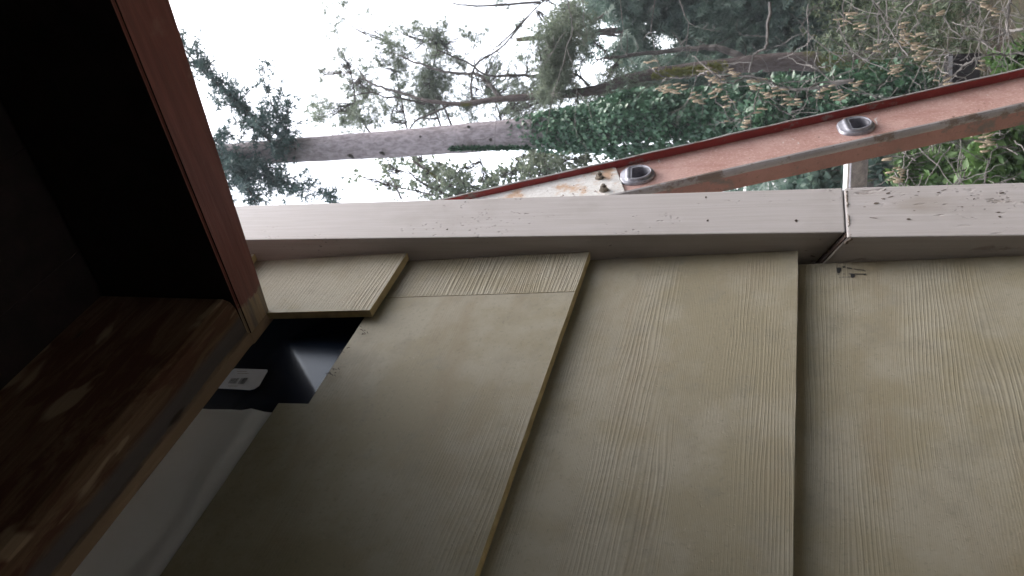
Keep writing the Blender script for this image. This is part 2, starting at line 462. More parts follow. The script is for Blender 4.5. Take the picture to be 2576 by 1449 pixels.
b = B(); b.box(.6524, .6540, .5003, .5175, zr(.2238), zr(.4550))
b.v = [(x, y + (z_ - zr(.2230)) * .0115 / EXP, z_) for x, y, z_ in b.v]
link('dark_joint_strip', b.mesh('dark_joint_strip'), 'crack', house)  # dark strip standing for the shade inside the open butt joint
# corner boards: upper and lower piece meet in a sloping scarf joint
def trim(prof, x0, x1, mat, bev=.0016):
    b = B(); n = len(prof)
    b.prism(prof, lambda p: (x0, p[0], zr(p[1])), lambda p: (x1, p[0], zr(p[1])))
    me = b.mesh('corner_board', bev)
    return link('corner_board', me, mat, house)
YF = .4785
trimU = trim([(YF, 1.1), (YF, -.0392), (.522, -.0080), (.522, 1.1)], XT, .8122, 'trim')
trimL = trim([(YF, -.0412), (YF, -1.88), (.522, -1.88), (.522, -.0108)], .7177, .8122, 'trim_rough')
trimL['label'] = 'lower corner board with knots, brown stains and ragged end'
b = B(); b.box(.806, .824, .5225, .60, zr(-1.88), zr(1.1)); link('corner_board', b.mesh('corner_board_end', .001), 'trim', house)
# dark raw wood seen in the open joint
b = B(); b.prism([(YF + .004, -.0360), (YF + .004, -.0440), (.521, -.0150), (.521, -.0050)], lambda p: (.7285, p[0], zr(p[1])), lambda p: (.810, p[0], zr(p[1])))
link('dark_joint_strip', b.mesh('dark_joint_strip'), 'crack', house)
b = B(); b.prism([(YF + .001, -.0392), (YF + .001, -.0408), (.5215, -.0110), (.5215, -.0092)], lambda p: (.7186, p[0], zr(p[1])), lambda p: (.7284, p[0], zr(p[1])))
link('dark_joint_strip', b.mesh('dark_joint_strip'), 'crack', house)
# ragged caulk beads
def blob_strip(pts, r, seed, name, mat, parent):
    b = B(); random.seed(seed); pp = []; rr = []
    for i in range(len(pts) - 1):
        a, c = Vector(pts[i]), Vector(pts[i + 1]); m = max(3, int((c - a).length / .0016))
        for q in range(m):
            j = Vector((random.gauss(0, r * .35), random.gauss(0, r * .25), random.gauss(0, r * .5)))
            pp.append(a.lerp(c, q / m) + j); rr.append(r * random.uniform(.25, 1.15))
    b.tube(pp, rr, 6); return link(name, b.mesh(name, smooth=True), mat, parent)
blob_strip([(.722, .4800, zr(-.0445)), (.7185, .4800, zr(-.0440)), (.7180, .487, zr(-.0385))], .0020, 3, 'caulk_bead', 'caulk', house)
blob_strip([(.7262, .489, zr(-.0330)), (.7262, .506, zr(-.0190))], .0010, 5, 'caulk_bead', 'caulk', house)
blob_strip([(.735, .4784, zr(-.0430)), (.760, .4784, zr(-.0432))], .0007, 8, 'caulk_bead', 'caulk', house)
blob_strip([(.772, .4784, zr(-.0428)), (.806, .4784, zr(-.0430))], .0009, 9, 'caulk_bead', 'caulk', house)

# nail holes, knots and gouges: shallow dark cups sitting just proud of the paint
def mark(px, py, w, h, parent, rot=0, mat='crack', y=YF - .0003, name='nail_hole', xfix=None):
    c = atY(px, py, y); vs = []
    rnd = random.Random(int(px * 7 + py)); m = 12
    for ring, (s, dy) in enumerate(((1, 0), (.6, .0001))):
        for i in range(m):
            a = i * 2 * math.pi / m; rr = s * rnd.uniform(.7, 1.2)
            u, v = math.cos(a) * w * rr, math.sin(a) * h * rr
            vs.append((c.x + u * math.cos(rot) - v * math.sin(rot), c.y - dy, c.z + u * math.sin(rot) + v * math.cos(rot)))
    b = B(); b.add(vs, [(i, (i + 1) % m, m + (i + 1) % m, m + i) for i in range(m)] + [tuple(range(m, 2 * m))])
    return link(name, b.mesh(name), mat, parent)
for px, py, w_, h_ in ((1776, 496, .0022, .0011), (1780, 555, .0022, .0011), (2003, 555, .0028, .0014), (1125, 577, .0016, .0013), (1170, 508, .0013, .001)):
    mark(px, py, w_, h_, trimU)
for px, py, w_, h_, rt in ((2205, 511, .0026, .0045, .3), (2226, 477, .0012, .0035, .9), (2234, 486, .0020, .0035, .5), (2222, 500, .0015, .003, .1), (2240, 495, .0010, .005, .4),
                           (2197, 548, .0008, .006, -.2), (2285, 551, .0020, .003, .2), (2143, 475, .0010, .002, 0), (2310, 482, .001, .002, .1), (2520, 485, .0022, .004, .4),
                           (2512, 534, .0015, .003, .3), (2515, 545, .0022, .002, 0), (2360, 484, .0012, .0032, .6), (2374, 478, .0010, .004, .5), (2175, 520, .0007, .002, .2),
                           (2420, 520, .0012, .002, .2), (2300, 530, .0008, .002, .2), (2450, 500, .0009, .003, 1.1)):
    mark(px, py, w_ * .7, h_ * .65, trimL, rt, name='knot', mat='knot')

# pencilled marks on the clapboard under the joint
def stroke(parent, pts, wd):
    b = B(); P = []
    for px, py in pts:
        zz = None; y = .506
        for _ in range(3):
            p = atY(px, py, y - .0006); y = .500 + (p.z - CZ - (.0045 - EXP)) * (.0115 / EXP)
        P.append(p)
    for i in range(len(P) - 1):
        d = (P[i + 1] - P[i]); d.y = 0; d.normalize(); nrm = Vector((-d.z, 0, d.x)) * max(wd * 1.25, .00045)
        b.add([P[i] - nrm, P[i + 1] - nrm * .8, P[i + 1] + nrm * .8, P[i] + nrm], [(0, 1, 2, 3)])
    return b
def cv(cx, cy): return ((3280 + cx * 260 / 2576) / 1.59006, (1020 + cy * 130 / 1288) / 1.59006)
pb = B()
for pts, wd in (([(905, 480), (990, 460)], .0010), ([(1070, 505), (1270, 535)], .0007), ([(1350, 550), (1450, 575), (1580, 578), (1730, 605), (1800, 635)], .00045),
                ([(720, 500), (720, 600), (738, 720)], .0012), ([(790, 495), (770, 590), (740, 700)], .0012), ([(755, 500), (750, 620)], .0016), ([(722, 740), (722, 780)], .0003),
                ([(910, 752), (1000, 752)], .0003), ([(1140, 750), (1200, 738), (1300, 740)], .0005), ([(1350, 745), (1560, 750), (1700, 750), (1740, 765)], .00045), ([(1765, 740), (1785, 790)], .0009),
                ([(1270, 745), (1290, 870)], .0014), ([(1300, 745), (1340, 870)], .0012), ([(1240, 870), (1350, 870)], .0010), ([(1110, 865), (1240, 870)], .0004),
                ([(760, 888), (820, 885)], .0003), ([(870, 882), (945, 868), (965, 885)], .0003), ([(1020, 875), (1070, 875)], .0002)):
    q = stroke(marked, [cv(*p) for p in pts], wd); pb.add(q.v, q.f)
link('pencil_mark', pb.mesh('pencil_mark'), 'pencil', marked)

# building paper, black membrane, sticker
b = B(); nx, nz = 90, 40
for i in range(nx + 1):
    for j in range(nz + 1):
        x = -1.2 + (.4735 + 1.2) * i / nx; z_ = .40 + .55 * j / nz
        y = .5205 + .0022 * noise.noise(Vector((x * 7 - z_ * 3, z_ * 30, 1))) - .0050 * math.exp(-((z_ - .512 + .010 * math.sin(x * 9)) / .010) ** 2) * (1 if x < .475 else 0)
        b.v.append((x, y, zr(z_)))
b.f = [(i * (nz + 1) + j, (i + 1) * (nz + 1) + j, (i + 1) * (nz + 1) + j + 1, i * (nz + 1) + j + 1) for i in range(nx) for j in range(nz)]; b.mi = [0] * len(b.f)
link('building_wrap', b.mesh('building_wrap', smooth=True), 'wrap', house, label='grey-white wrinkled building wrap')
def ymem(x, z_):
    base = .5190 + .13 * (z_ - .44)
    t = (.556 - z_) / .096
    if t > 0:
        xl, xr = .598 - .098 * t, .602 + .028 * t                       # pressed-in triangular facet
        if x > xl: base += .11 * (min(x, xr) - xl)
        if x > xr: base -= .25 * min(x - xr, .11 * (xr - xl) / .25)
    return base + .0005 * noise.noise(Vector((x * 14, z_ * 16, 4)))
b = B(); nx, nz = 110, 100
xa, xb_, za, zb = .4725, .7260, .425, .70
for i in range(nx + 1):
    for j in range(nz + 1):
        u, v = i / nx, j / nz
        x = xa + (xb_ - xa) * u - (.006 * (1 - u)) * (1 - v); z_ = za + (zb - za) * v
        # pressed-in dimple: a shallow three sided fold opening towards the lower clapboard
        y = ymem(x, z_)
        b.v.append((x, y, zr(z_)))
b.f = [(i * (nz + 1) + j, (i + 1) * (nz + 1) + j, (i + 1) * (nz + 1) + j + 1, i * (nz + 1) + j + 1) for i in range(nx) for j in range(nz)]; b.mi = [0] * len(b.f)
link('flashing_membrane', b.mesh('flashing_membrane', smooth=True), 'black', house, label='glossy black flashing membrane behind the cut clapboard')
YS = .5150
def quad_on(y, pts):
    out = []
    for px, py in pts:
        yy = .53
        for _ in range(4): p = atY(px, py, yy); yy = .5190 + .13 * (p.z - CZ - .44) + (y - YS) - .0012
        out.append(tuple(p))
    return out
sp = [(590, 927), (672, 929.5), (673, 933), (652, 970), (640, 978), (628, 981), (600, 979), (545, 976), (555, 950)]
b = B(); fr = quad_on(YS, sp); bk = [(x, y + .0005, z) for x, y, z in fr]; n = len(sp)
b.add(fr + bk, [tuple(range(n)), tuple(range(2 * n - 1, n - 1, -1))] + [(i, (i + 1) % n, n + (i + 1) % n, n + i) for i in range(n)])
sticker = link('sticker', b.mesh('sticker'), 'sticker', house, label='white sticker with a bar code on the black membrane')
def cs(cx, cy): return ((840 + cx * 660 / 1992) / 1.59006, (1220 + cy * 480 / 1449) / 1.59006)
bb = B()
lines = []
rnd = random.Random(4)
tx = 0.0
while tx < 1:
    wv = rnd.choice((.012, .02, .03))
    if not (.50 < tx < .62): lines.append((tx, wv))
    tx += wv + rnd.choice((.012, .018))
for tx, wv in lines:
    a0, a1 = (215, 945), (255, 885); c0, c1 = (405, 955), (462, 880)
    def at(t, s): return cs(a0[0] + (c0[0] - a0[0]) * t + s * (a1[0] - a0[0] + (c1[0] - c0[0] - a1[0] + a0[0]) * t), a0[1] + (c0[1] - a0[1]) * t + s * (a1[1] - a0[1] + (c1[1] - c0[1] - a1[1] + a0[1]) * t))
    bb.add(quad_on(YS - .0003, [at(tx, 0), at(tx + wv, 0), at(tx + wv, 1), at(tx, 1)]), [(0, 1, 2, 3)])
link('bar_code', bb.mesh('bar_code'), 'ink', sticker)
tb = B()
for (x0, y0, x1, y1) in ((330, 800, 450, 802), (335, 824, 480, 828), (225, 975, 330, 978)):
    cx = x0
    while cx < x1 - 4:
        wv = rnd.uniform(5, 12); tb.add(quad_on(YS - .0003, [cs(cx, y0), cs(cx + wv, y0), cs(cx + wv - 4, y0 + 7), cs(cx - 4, y0 + 7)]), [(0, 1, 2, 3)]); cx += wv + 4
link('small_print', tb.mesh('small_print'), 'caulk', sticker)
# torn paper and dirt crumbs at the notch
sm = B()
for i in range(26):
    c = atY(*cs(*random.choice([(1845, 320), (1580, 640), (1625, 580), (1480, 800), (1440, 860), (1680, 520), (1850, 340), (1500, 830)])), .5090)
    c += Vector((random.gauss(0, .004), 0, random.gauss(0, .0025))); L = random.uniform(.002, .008); a = random.uniform(.6, 1.9)
    sm.tube([c, c + Vector((math.cos(a) * L * .5, -.0006, math.sin(a) * L * .5)), c + Vector((math.cos(a) * L, 0, math.sin(a) * L * .8))], [.0002, .0004, .0001], 4)
link('dirt_crumb', sm.mesh('dirt_crumb'), 'crack', house, kind='stuff')

# ------------------------------------------------------------------ porch roof frame
roof = empty('porch_roof', (-.6, -.6, zr(.585)), 'dark wooden porch roof frame with red edge joist and stained ledger overhead', 'porch roof')
SL = .070                                         # falls away from the wall
def jz(y, up=0): return zr(.585 - SL * (.50 - y) + up)
jb = B(); ny = 40
prof = []
Y0, Y1 = .508, -2.5
for i in range(ny + 1):
    y = Y0 + (Y1 - Y0) * (i / ny) ** 1.6; sx = .0795 * (.49 - y)
    prof.append((y, .5775 + sx * .12, .6240 + sx))
v = []
for y, xl, xr in prof:
    v += [(xl, y, jz(y)), (xr, y, jz(y)), (xr, y, jz(y, .185)), (xl, y, jz(y, .185))]
jb.v = v
for i in range(ny):
    a = i * 4; c = a + 4
    for q in range(4): jb.f.append((a + q, a + (q + 1) % 4, c + (q + 1) % 4, c + q)); jb.mi.append(0)
jb.f += [(0, 1, 2, 3), tuple(ny * 4 + q for q in (3, 2, 1, 0))]; jb.mi += [0, 0]
me = jb.mesh('edge_joist')
bm = bmesh.new(); bm.from_mesh(me)
bmesh.ops.bevel(bm, geom=[e for e in bm.edges if abs((e.verts[0].co - e.verts[1].co).normalized().y) > .9], offset=.003, segments=3, affect='EDGES')
bm.to_mesh(me); bm.free()
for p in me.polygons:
    if p.normal.x < -.9: p.material_index = 1  # inner face goes near black, its shade put into the colour
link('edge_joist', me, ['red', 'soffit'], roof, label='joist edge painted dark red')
lb = B(); L = 60
pr = [(.457, .012), (.455, .185), (.5235, .185), (.5235, .004), (.520, 0), (.505, -.001), (.5035, .002), (.500, .0015), (.470, .001), (.461, .004)]
for i in range(L + 1):
    x = -3.2 + (.6235 + 3.2) * (i / L) ** .8
    j = .0012 * noise.noise(Vector((x * 9, 0, 0))); j2 = .0015 * noise.noise(Vector((x * 16, 5, 0)))
    if i == L: x = .6225
    for y, z_ in pr: lb.v.append((x, y + (j if y < .48 else 0), zr(.586) + z_ + (j2 if z_ < .05 else 0)))
m = len(pr)
for i in range(L):
    for q in range(m): lb.f.append((i * m + q, i * m + (q + 1) % m, (i + 1) * m + (q + 1) % m, (i + 1) * m + q)); lb.mi.append(0)
lb.f += [tuple(range(m)), tuple(L * m + q for q in reversed(range(m)))]; lb.mi += [0, 0]
# the ledger stops against the joist on its camera side
for i in range(len(lb.v)):
    x, y, z_ = lb.v[i]
    if x > .5765 and y < .5085: pass
ledg = link('ledger_board', lb.mesh('ledger_board'), 'ledger', roof, label='rough stained ledger board along the wall')
# shorten: keep the ledger left of the joist, a raw end block fills behind the joist
for vtx in ledg.data.vertices:
    if vtx.co.x > .5765: vtx.co.x = .5765
b = B(); b.box(.577, .6245, .5085, .5235, zr(.5865), zr(.76)); link('end_block', b.mesh('end_block', .003), 'ledger', roof)
for i in range(24):
    y1 = .52 - i * .1272
    if y1 < -2.5: break
    b = B(); x0, x1 = -3.2, .69 + .01 * random.random()
    b.add([(x0, y1, jz(y1, .187)), (x1, y1, jz(y1, .187)), (x1, y1 - .127, jz(y1 - .127, .187)), (x0, y1 - .127, jz(y1 - .127, .187)),
           (x0, y1, jz(y1, .207)), (x1, y1, jz(y1, .207)), (x1, y1 - .127, jz(y1 - .127, .207)), (x0, y1 - .127, jz(y1 - .127, .207))],
          [(0, 1, 2, 3), (4, 7, 6, 5), (0, 4, 5, 1), (1, 5, 6, 2), (2, 6, 7, 3), (3, 7, 4, 0)])
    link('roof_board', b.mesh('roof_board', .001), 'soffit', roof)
for i in range(1, 8):
    x = .5775 - i * .46
    b = B(); b.add([(x + dx, y, jz(y, u)) for dx in (0, .038) for y in (.454, -2.5) for u in (0, .185)], [(0, 1, 3, 2), (4, 6, 7, 5), (0, 4, 5, 1), (2, 3, 7, 6), (0, 2, 6, 4), (1, 5, 7, 3)])
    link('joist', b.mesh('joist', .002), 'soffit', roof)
b = B(); b.box(-3.2, .64, -2.54, -2.501, zr(.585 - .07 * 3), zr(.585 - .07 * 3 + .2)); link('fascia_board', b.mesh('fascia', .002), 'red', roof)

# ------------------------------------------------------------------ ladder on the end wall
b = B(); b.add([(x, y, jz(y, u)) for x in (-3.2, .705) for y in (.52, -2.6) for u in (.209, .214)], [(0, 1, 3, 2), (4, 6, 7, 5), (0, 4, 5, 1), (2, 3, 7, 6), (0, 2, 6, 4), (1, 5, 7, 3)])
link('roof_light_seal', b.mesh('roof_light_seal'), 'soffit', roof)  # unseen sheet added to stop light leaking between the roof boards
# boarded side wall and end wall added out of view to cut and bounce light
b = B()
for i in range(37):
    x = .86 - i * .112
    b.box(x - .11, x, -1.27, -1.25 + .003 * (i % 2), 0, jz(-1.25, 0))
link('light_block_wall', b.mesh('light_block_wall'), 'blocker_paint', kind='structure')
b = B(); b.box(-3.24, -3.2, -1.25, .52, 0, zr(.78)); link('light_block_end_wall', b.mesh('light_block_end_wall'), 'blocker_paint', kind='structure')
T = Vector((.3718, 0, -.9283)).normalized(); P_ = Vector((.9283, 0, .3718)).normalized()
R1 = Vector((.986, 0, zr(.213)))
ladder = empty('ladder', (1.75, .75, -.05), 'faded red and white ladder leaning on the house wall beyond the corner board', 'ladder')
S0, S1 = -.44, 2.16
def LP(s, p, y): v = R1 + T * s + P_ * p; return (v.x, y, v.z)
# D shaped rungs
PH = R(9)
E1 = Vector((math.cos(PH), 0, math.sin(PH))); E2 = Vector((-math.sin(PH), 0, math.cos(PH)))   # tread direction, tread normal
def dshape(r, flat=.55, n=28):
    pts = []
    for i in range(n):
        a = 2 * math.pi * i / n; c, s_ = math.cos(a), math.sin(a)
        m_ = (abs(c) ** 2.6 + abs(s_) ** 2.6) ** (-1 / 2.6) if s_ > 0 else 1.0
        x, y = c * m_, s_ * m_
        pts.append((x * r, min(y, flat) * r + .15 * r))
    return pts
def rail(yw, sg):
    """I-shaped rail: web, two flanges, rolled outer lip"""
    root = None
    ww = .0028; parts = []
    b = B(); ns = 90
    def slab(p0, p1, ya, yb, mi, wob=0):
        n0 = len(b.v)
        for i in range(ns + 1):
            s = S0 + (S1 - S0) * i / ns
            j = wob * noise.noise(Vector((s * 22, p0 * 90, ya * 50)))
            for (p, y) in ((p0, ya - j * sg), (p1, ya - j * sg), (p1, yb), (p0, yb)): b.v.append(LP(s, p, y))
        for i in range(ns):
            for q in range(4): b.f.append((n0 + i * 4 + q, n0 + i * 4 + (q + 1) % 4, n0 + (i + 1) * 4 + (q + 1) % 4, n0 + (i + 1) * 4 + q)); b.mi.append(mi)
        b.f += [(n0, n0 + 1, n0 + 2, n0 + 3), tuple(n0 + ns * 4 + q for q in (3, 2, 1, 0))]; b.mi += [mi, mi]
    slab(-.0575, -.0400, yw, yw + sg * ww, 0)
    slab(.0300, .0372, yw, yw + sg * ww, 0)
    hm = 28
    for i in range(-2, 7):                       # web panel with a D shaped hole round every rung
        sa, sb = max(S0, (i - .5) * .305), min(S1, (i + .5) * .305)
        if sb <= sa: continue
        if i < -1:
            b.add([LP(s_, p_, yw + sg * d_) for d_ in (0, ww) for s_, p_ in ((sa, -.04), (sb, -.04), (sb, .03), (sa, .03))], [(0, 1, 2, 3), (7, 6, 5, 4)]); continue
        cc = R1 + T * (.305 * i); hole = []
        for q in dshape(.0165, .55, hm):
            v = cc + E1 * q[0] + E2 * q[1] - R1; hole.append((v.dot(T), v.dot(P_)))
        sc = .305 * i; outr = []
        for (hs_, hp) in hole:
            ds, dp = hs_ - sc, hp - 0.0
            k1 = min((sb - sc) / ds if ds > 1e-9 else ((sa - sc) / ds if ds < -1e-9 else 1e9), (.03 / dp) if dp > 1e-9 else (-.04 / dp if dp < -1e-9 else 1e9))
            outr.append((sc + ds * k1, dp * k1))
        for cs_, cp_ in ((sa, -.04), (sb, -.04), (sb, .03), (sa, .03)):
            j = min(range(hm), key=lambda t_: (outr[t_][0] - cs_) ** 2 * .12 + (outr[t_][1] - cp_) ** 2); outr[j] = (cs_, cp_)
        for d_ in (0, ww):
            b.add([LP(a_, c_, yw + sg * d_) for a_, c_ in hole] + [LP(a_, c_, yw + sg * d_) for a_, c_ in outr], [(q, (q + 1) % hm, hm + (q + 1) % hm, hm + q) for q in range(hm)])
    slab(.0374, .0402, yw - sg * .0110, yw + sg * .016, 1, .0010)
    slab(.0374, .0405, yw - sg * .0122, yw - sg * .0111, 3, .0012)
    slab(-.0612, -.0577, yw - sg * .0085, yw + sg * .016, 2)
    # rolled lip, faceted round
    n0 = len(b.v); seg = 10
    for i in range(ns + 1):
        s = S0 + (S1 - S0) * i / ns
        for q in range(seg):
            a = math.pi * 2 * q / seg; rr = .0058 * (1 + .10 * noise.noise(Vector((s * 25, q * 2.0, 0))))
            b.v.append(LP(s, -.0575 + math.cos(a) * rr, yw - sg * .0085 + math.sin(a) * rr * 1.0))
    for i in range(ns):
        for q in range(seg): b.f.append((n0 + i * seg + q, n0 + i * seg + (q + 1) % seg, n0 + (i + 1) * seg + (q + 1) % seg, n0 + (i + 1) * seg + q)); b.mi.append(3)
    return link('rail', b.mesh('rail'), ['rail', 'flange_in', 'flange_out', 'lip'], ladder)
YW = .553; YW2 = YW + .40
rail_near = rail(YW, 1); rail_far = rail(YW2, -1)
def rung(i):
    c = R1 + T * (.305 * i)
    root = B()
    outer = dshape(.0175); inner = dshape(.0150)
    n = len(outer)
    def W3(p, y): v = c + E1 * p[0] + E2 * p[1]; return (v.x, y, v.z)
    ya, yb = YW - .0065, YW2 + .0065
    vs = [W3(p, ya) for p in outer] + [W3(p, yb) for p in outer] + [W3(p, ya) for p in inner] + [W3(p, yb) for p in inner]
    fs = []; mi = []
    for q in range(n):
        r = (q + 1) % n
        fs += [(q, r, n + r, n + q), (2 * n + q, 3 * n + q, 3 * n + r, 2 * n + r), (q, 2 * n + q, 2 * n + r, r), (n + q, n + r, 3 * n + r, 3 * n + q)]
    root.add(vs, fs)
    # tread ribs
    for k_ in range(4):
        x0 = -.0135 + k_ * .0072
        root.prism([(x0, .0120), (x0 + .0046, .0120), (x0 + .0040, .0146), (x0 + .0006, .0146)], lambda p: W3(p, YW + .006), lambda p: W3(p, YW2 - .006), 1)
    o = link('rung', root.mesh('rung'), ['alu', 'tread'], ladder)
    for f_ in o.data.polygons:
        f_.use_smooth = False
    for (yw, sg) in ((YW, -1), (YW2, 1)):
        cb = B(); m = 32
        # swaged collar: profile swept round the D
        prof = [(1.02, .0065), (1.10, .0078), (1.16, .0066), (1.20, .0040), (1.30, .0045), (1.38, .0032), (1.42, 0.0002)]
        ring = []
        for (sc_, h) in prof:
            base = dshape(.0172 * sc_, .55 + .42 * min(1, (sc_ - 1) / .3), m)
            ring.append([W3((p[0], p[1]), yw + sg * h) for p in base])
        vs = [v_ for rr in ring for v_ in rr]; fs = [(a * m + q, a * m + (q + 1) % m, (a + 1) * m + (q + 1) % m, (a + 1) * m + q) for a in range(len(prof) - 1) for q in range(m)]
        cb.add(vs, fs); link('rung_collar', cb.mesh('rung_collar', smooth=True), 'alu', o)
for i in range(-1, 7): rung(i)
# white bracket plate with two bolts
pl = B()
def onweb(px, py, y):
    p = atY(px, py, y); d = p - R1; return d.dot(T), d.dot(P_)
s_end = onweb(1551, 426, YW - .003)[0]; s_end2 = onweb(1572, 483, YW - .003)[0]
pts = [(-.43, .0362), (s_end - .004, .0362), (s_end, .033), (s_end2 + .000, -.0480), (s_end2 - .004, -.0525), (-.43, -.0525)]
pl.prism(pts, lambda q: LP(q[0], q[1], YW - .0036), lambda q: LP(q[0], q[1], YW - .0003))
plate = link('bracket_plate', pl.mesh('bracket_plate', .0008), 'plate', ladder, label='rusty white steel plate bolted to the rail')
for px, py in ((1508, 441), (1519, 472)):
    s_, p_ = onweb(px, py + 6, YW - .004)
    bo = B()
    wash = [(math.cos(a * math.pi / 10) * .0066, math.sin(a * math.pi / 10) * .0066) for a in range(20)]
    hexp = [(math.cos(a * math.pi / 3 + .3) * .0050, math.sin(a * math.pi / 3 + .3) * .0050) for a in range(6)]
    shaft = [(math.cos(a * math.pi / 6) * .0027, math.sin(a * math.pi / 6) * .0027) for a in range(12)]
    for prf, ya, yb in ((wash, -.0036, -.0046), (hexp, -.0046, -.0100), (shaft, -.0100, -.0130)):
        bo.prism(prf, lambda q: LP(s_ + q[0], p_ + q[1], YW + yb), lambda q: LP(s_ + q[0], p_ + q[1], YW + ya))
    link('bolt', bo.mesh('bolt', .0005), 'bolt', plate)
# rubber feet
for yw in (YW, YW2):
    fb = B(); s_ = S1
    fb.prism([(-.062, -.02), (.042, -.02), (.050, .035), (-.070, .035)], lambda q: LP(s_ + q[1], q[0], yw - .02), lambda q: LP(s_ + q[1], q[0], yw + .022))
    link('ladder_foot', fb.mesh('ladder_foot', .003), 'soffit', ladder)

# ------------------------------------------------------------------ trees
def smooth_path(pts, sub=6, jit=0.0):
    """Catmull-Rom through points with a little wander"""
    pts = [Vector(p) for p in pts]; out = []
    for i in range(len(pts) - 1):
        p0, p1, p2, p3 = pts[max(i - 1, 0)], pts[i], pts[i + 1], pts[min(i + 2, len(pts) - 1)]
        for q in range(sub):
            t = q / sub
            v = .5 * ((2 * p1) + (-p0 + p2) * t + (2 * p0 - 5 * p1 + 4 * p2 - p3) * t * t + (-p0 + 3 * p1 - 3 * p2 + p3) * t ** 3)
            out.append(v + Vector((random.gauss(0, jit), random.gauss(0, jit), random.gauss(0, jit))))
    out.append(pts[-1]); return out
def rads(n, a, b): return [a + (b - a) * i / (n - 1) for i in range(n)]
def trunk(name, pts, r0, r1, mat, parent, seg=18, rough=.06, sub=14):
    path = smooth_path(pts, sub); rr = rads(len(path), r0, r1); b = B()
    b.tube(path, rr, seg)
    for i in range(len(path) * seg):
        v = Vector(b.v[i]); c = path[i // seg]; d = (v - c)
        k = 1 + rough * noise.noise(v * 3.1) * 2 + rough * noise.noise(Vector((v.x * 14, v.y * 14, v.z * 5)))
        b.v[i] = tuple(c + d * k)
    return link(name, b.mesh(name, smooth=True), mat, parent)

def clump_pts(centers, spread, n, anis=(1, 1, 1), sub=7, subr=.33):
    """clumpy cloud: sub-clumps round each centre"""
    out = []
    for c, sp, m in zip(centers, spread, n):
        c = np.array(c); k = max(1, m // sub)
        cc = c + rng.normal(size=(k, 3)) * sp * np.array(anis)
        for q in cc: out.append(q + rng.normal(size=(sub, 3)) * sp * subr * np.array(anis))
    return np.concatenate(out)

def bough(bb, cen, dirs, base, tip, r0, n_side, side_len, leaf_step, droop=.25, ascend=0.0):
    """woody bough with side twigs; leaf positions are appended to cen/dirs"""
    path = smooth_path([base, base.lerp(tip, .5) + Vector((0, 0, side_len * .2)), tip], 10, r0 * .25)
    bb.tube(path, rads(len(path), r0, r0 * .15), 6)
    for i in range(n_side):
        t = random.uniform(.12, 1.0); p = path[min(int(t * (len(path) - 1)), len(path) - 1)]
        d = Vector((random.gauss(0, 1), random.gauss(0, 1), random.gauss(0, .5) - droop)); d += (tip - base).normalized() * .7; d.normalize()
        L = side_len * random.uniform(.35, 1) * (1.15 - .6 * t)
        q = smooth_path([p, p + d * L * .5, p + d * L + Vector((0, 0, -droop * L * .5))], 4, .004)
        bb.tube(q, rads(len(q), r0 * .28, r0 * .06), 4)
        for v in q:
            m = max(1, int(L / len(q) / leaf_step))
            for _ in range(m):
                cen.append(tuple(v + Vector((random.gauss(0, .03), random.gauss(0, .03), random.gauss(0, .03)))))
                dirs.append(tuple(d * .8 + Vector((0, 0, -droop))))

# --- tall fir with ivy on its lower trunk
D1 = 8.5
base = far(2330, 262, D1); base.z = gh(base.x, base.y) - .1
tA = far(1700, 305, D1); tB = far(1250, 341, D1); tC = far(900, 368, D1); tD = far(600, 388, D1); tE = far(300, 410, D1); tF = far(-250, 440, D1)
fir = empty('ivy_clad_fir', base, 'tall grey-barked fir with its lower trunk wrapped in dark ivy', 'tree')
trunk('trunk', [base, tA, tB, tC, tD, tE, tF], .19, .118, 'bark', fir, 22, .03)
cen, dirs = [], []
boughs = [((735, 365), (438, 95), .035, 46, .60), ((700, 372), (560, 215), .02, 18, .5), ((740, 360), (655, 170), .014, 12, .32), ((720, 362), (745, 235), .012, 9, .35),
          ((600, 400), (640, 495), .03, 34, .55), ((580, 395), (545, 480), .03, 26, .5), ((575, 405), (850, 500), .018, 40, .42), ((620, 402), (770, 440), .012, 12, .3), ((560, 360), (480, 300), .01, 4, .3),
          ((540, 385), (560, 330), .02, 10, .3), ((560, 400), (520, 430), .02, 26, .4), ((690, 390), (720, 340), .02, 16, .25),
          ((300, 410), (200, 100), .03, 26, .6), ((300, 410), (350, 640), .03, 26, .6), ((100, 420), (0, 200), .03, 24, .6), ((50, 420), (100, 700), .03, 24, .6)]
for (a, c, r0, ns, sl) in boughs:
    off = random.uniform(-.25, .25); bb = B()
    bough(bb, cen, dirs, far(a[0], a[1], D1 - .12), far(c[0], c[1], D1, -.5 + off), r0, ns, sl, .013, .25)
    link('bough', bb.mesh('bough'), 'darktwig', fir)
link('needle_foliage', leafmesh('needle_foliage', cen, rng.uniform(.07, .15, len(cen)), T_TUFT, dirs, .8), 'needle', fir, kind='stuff')
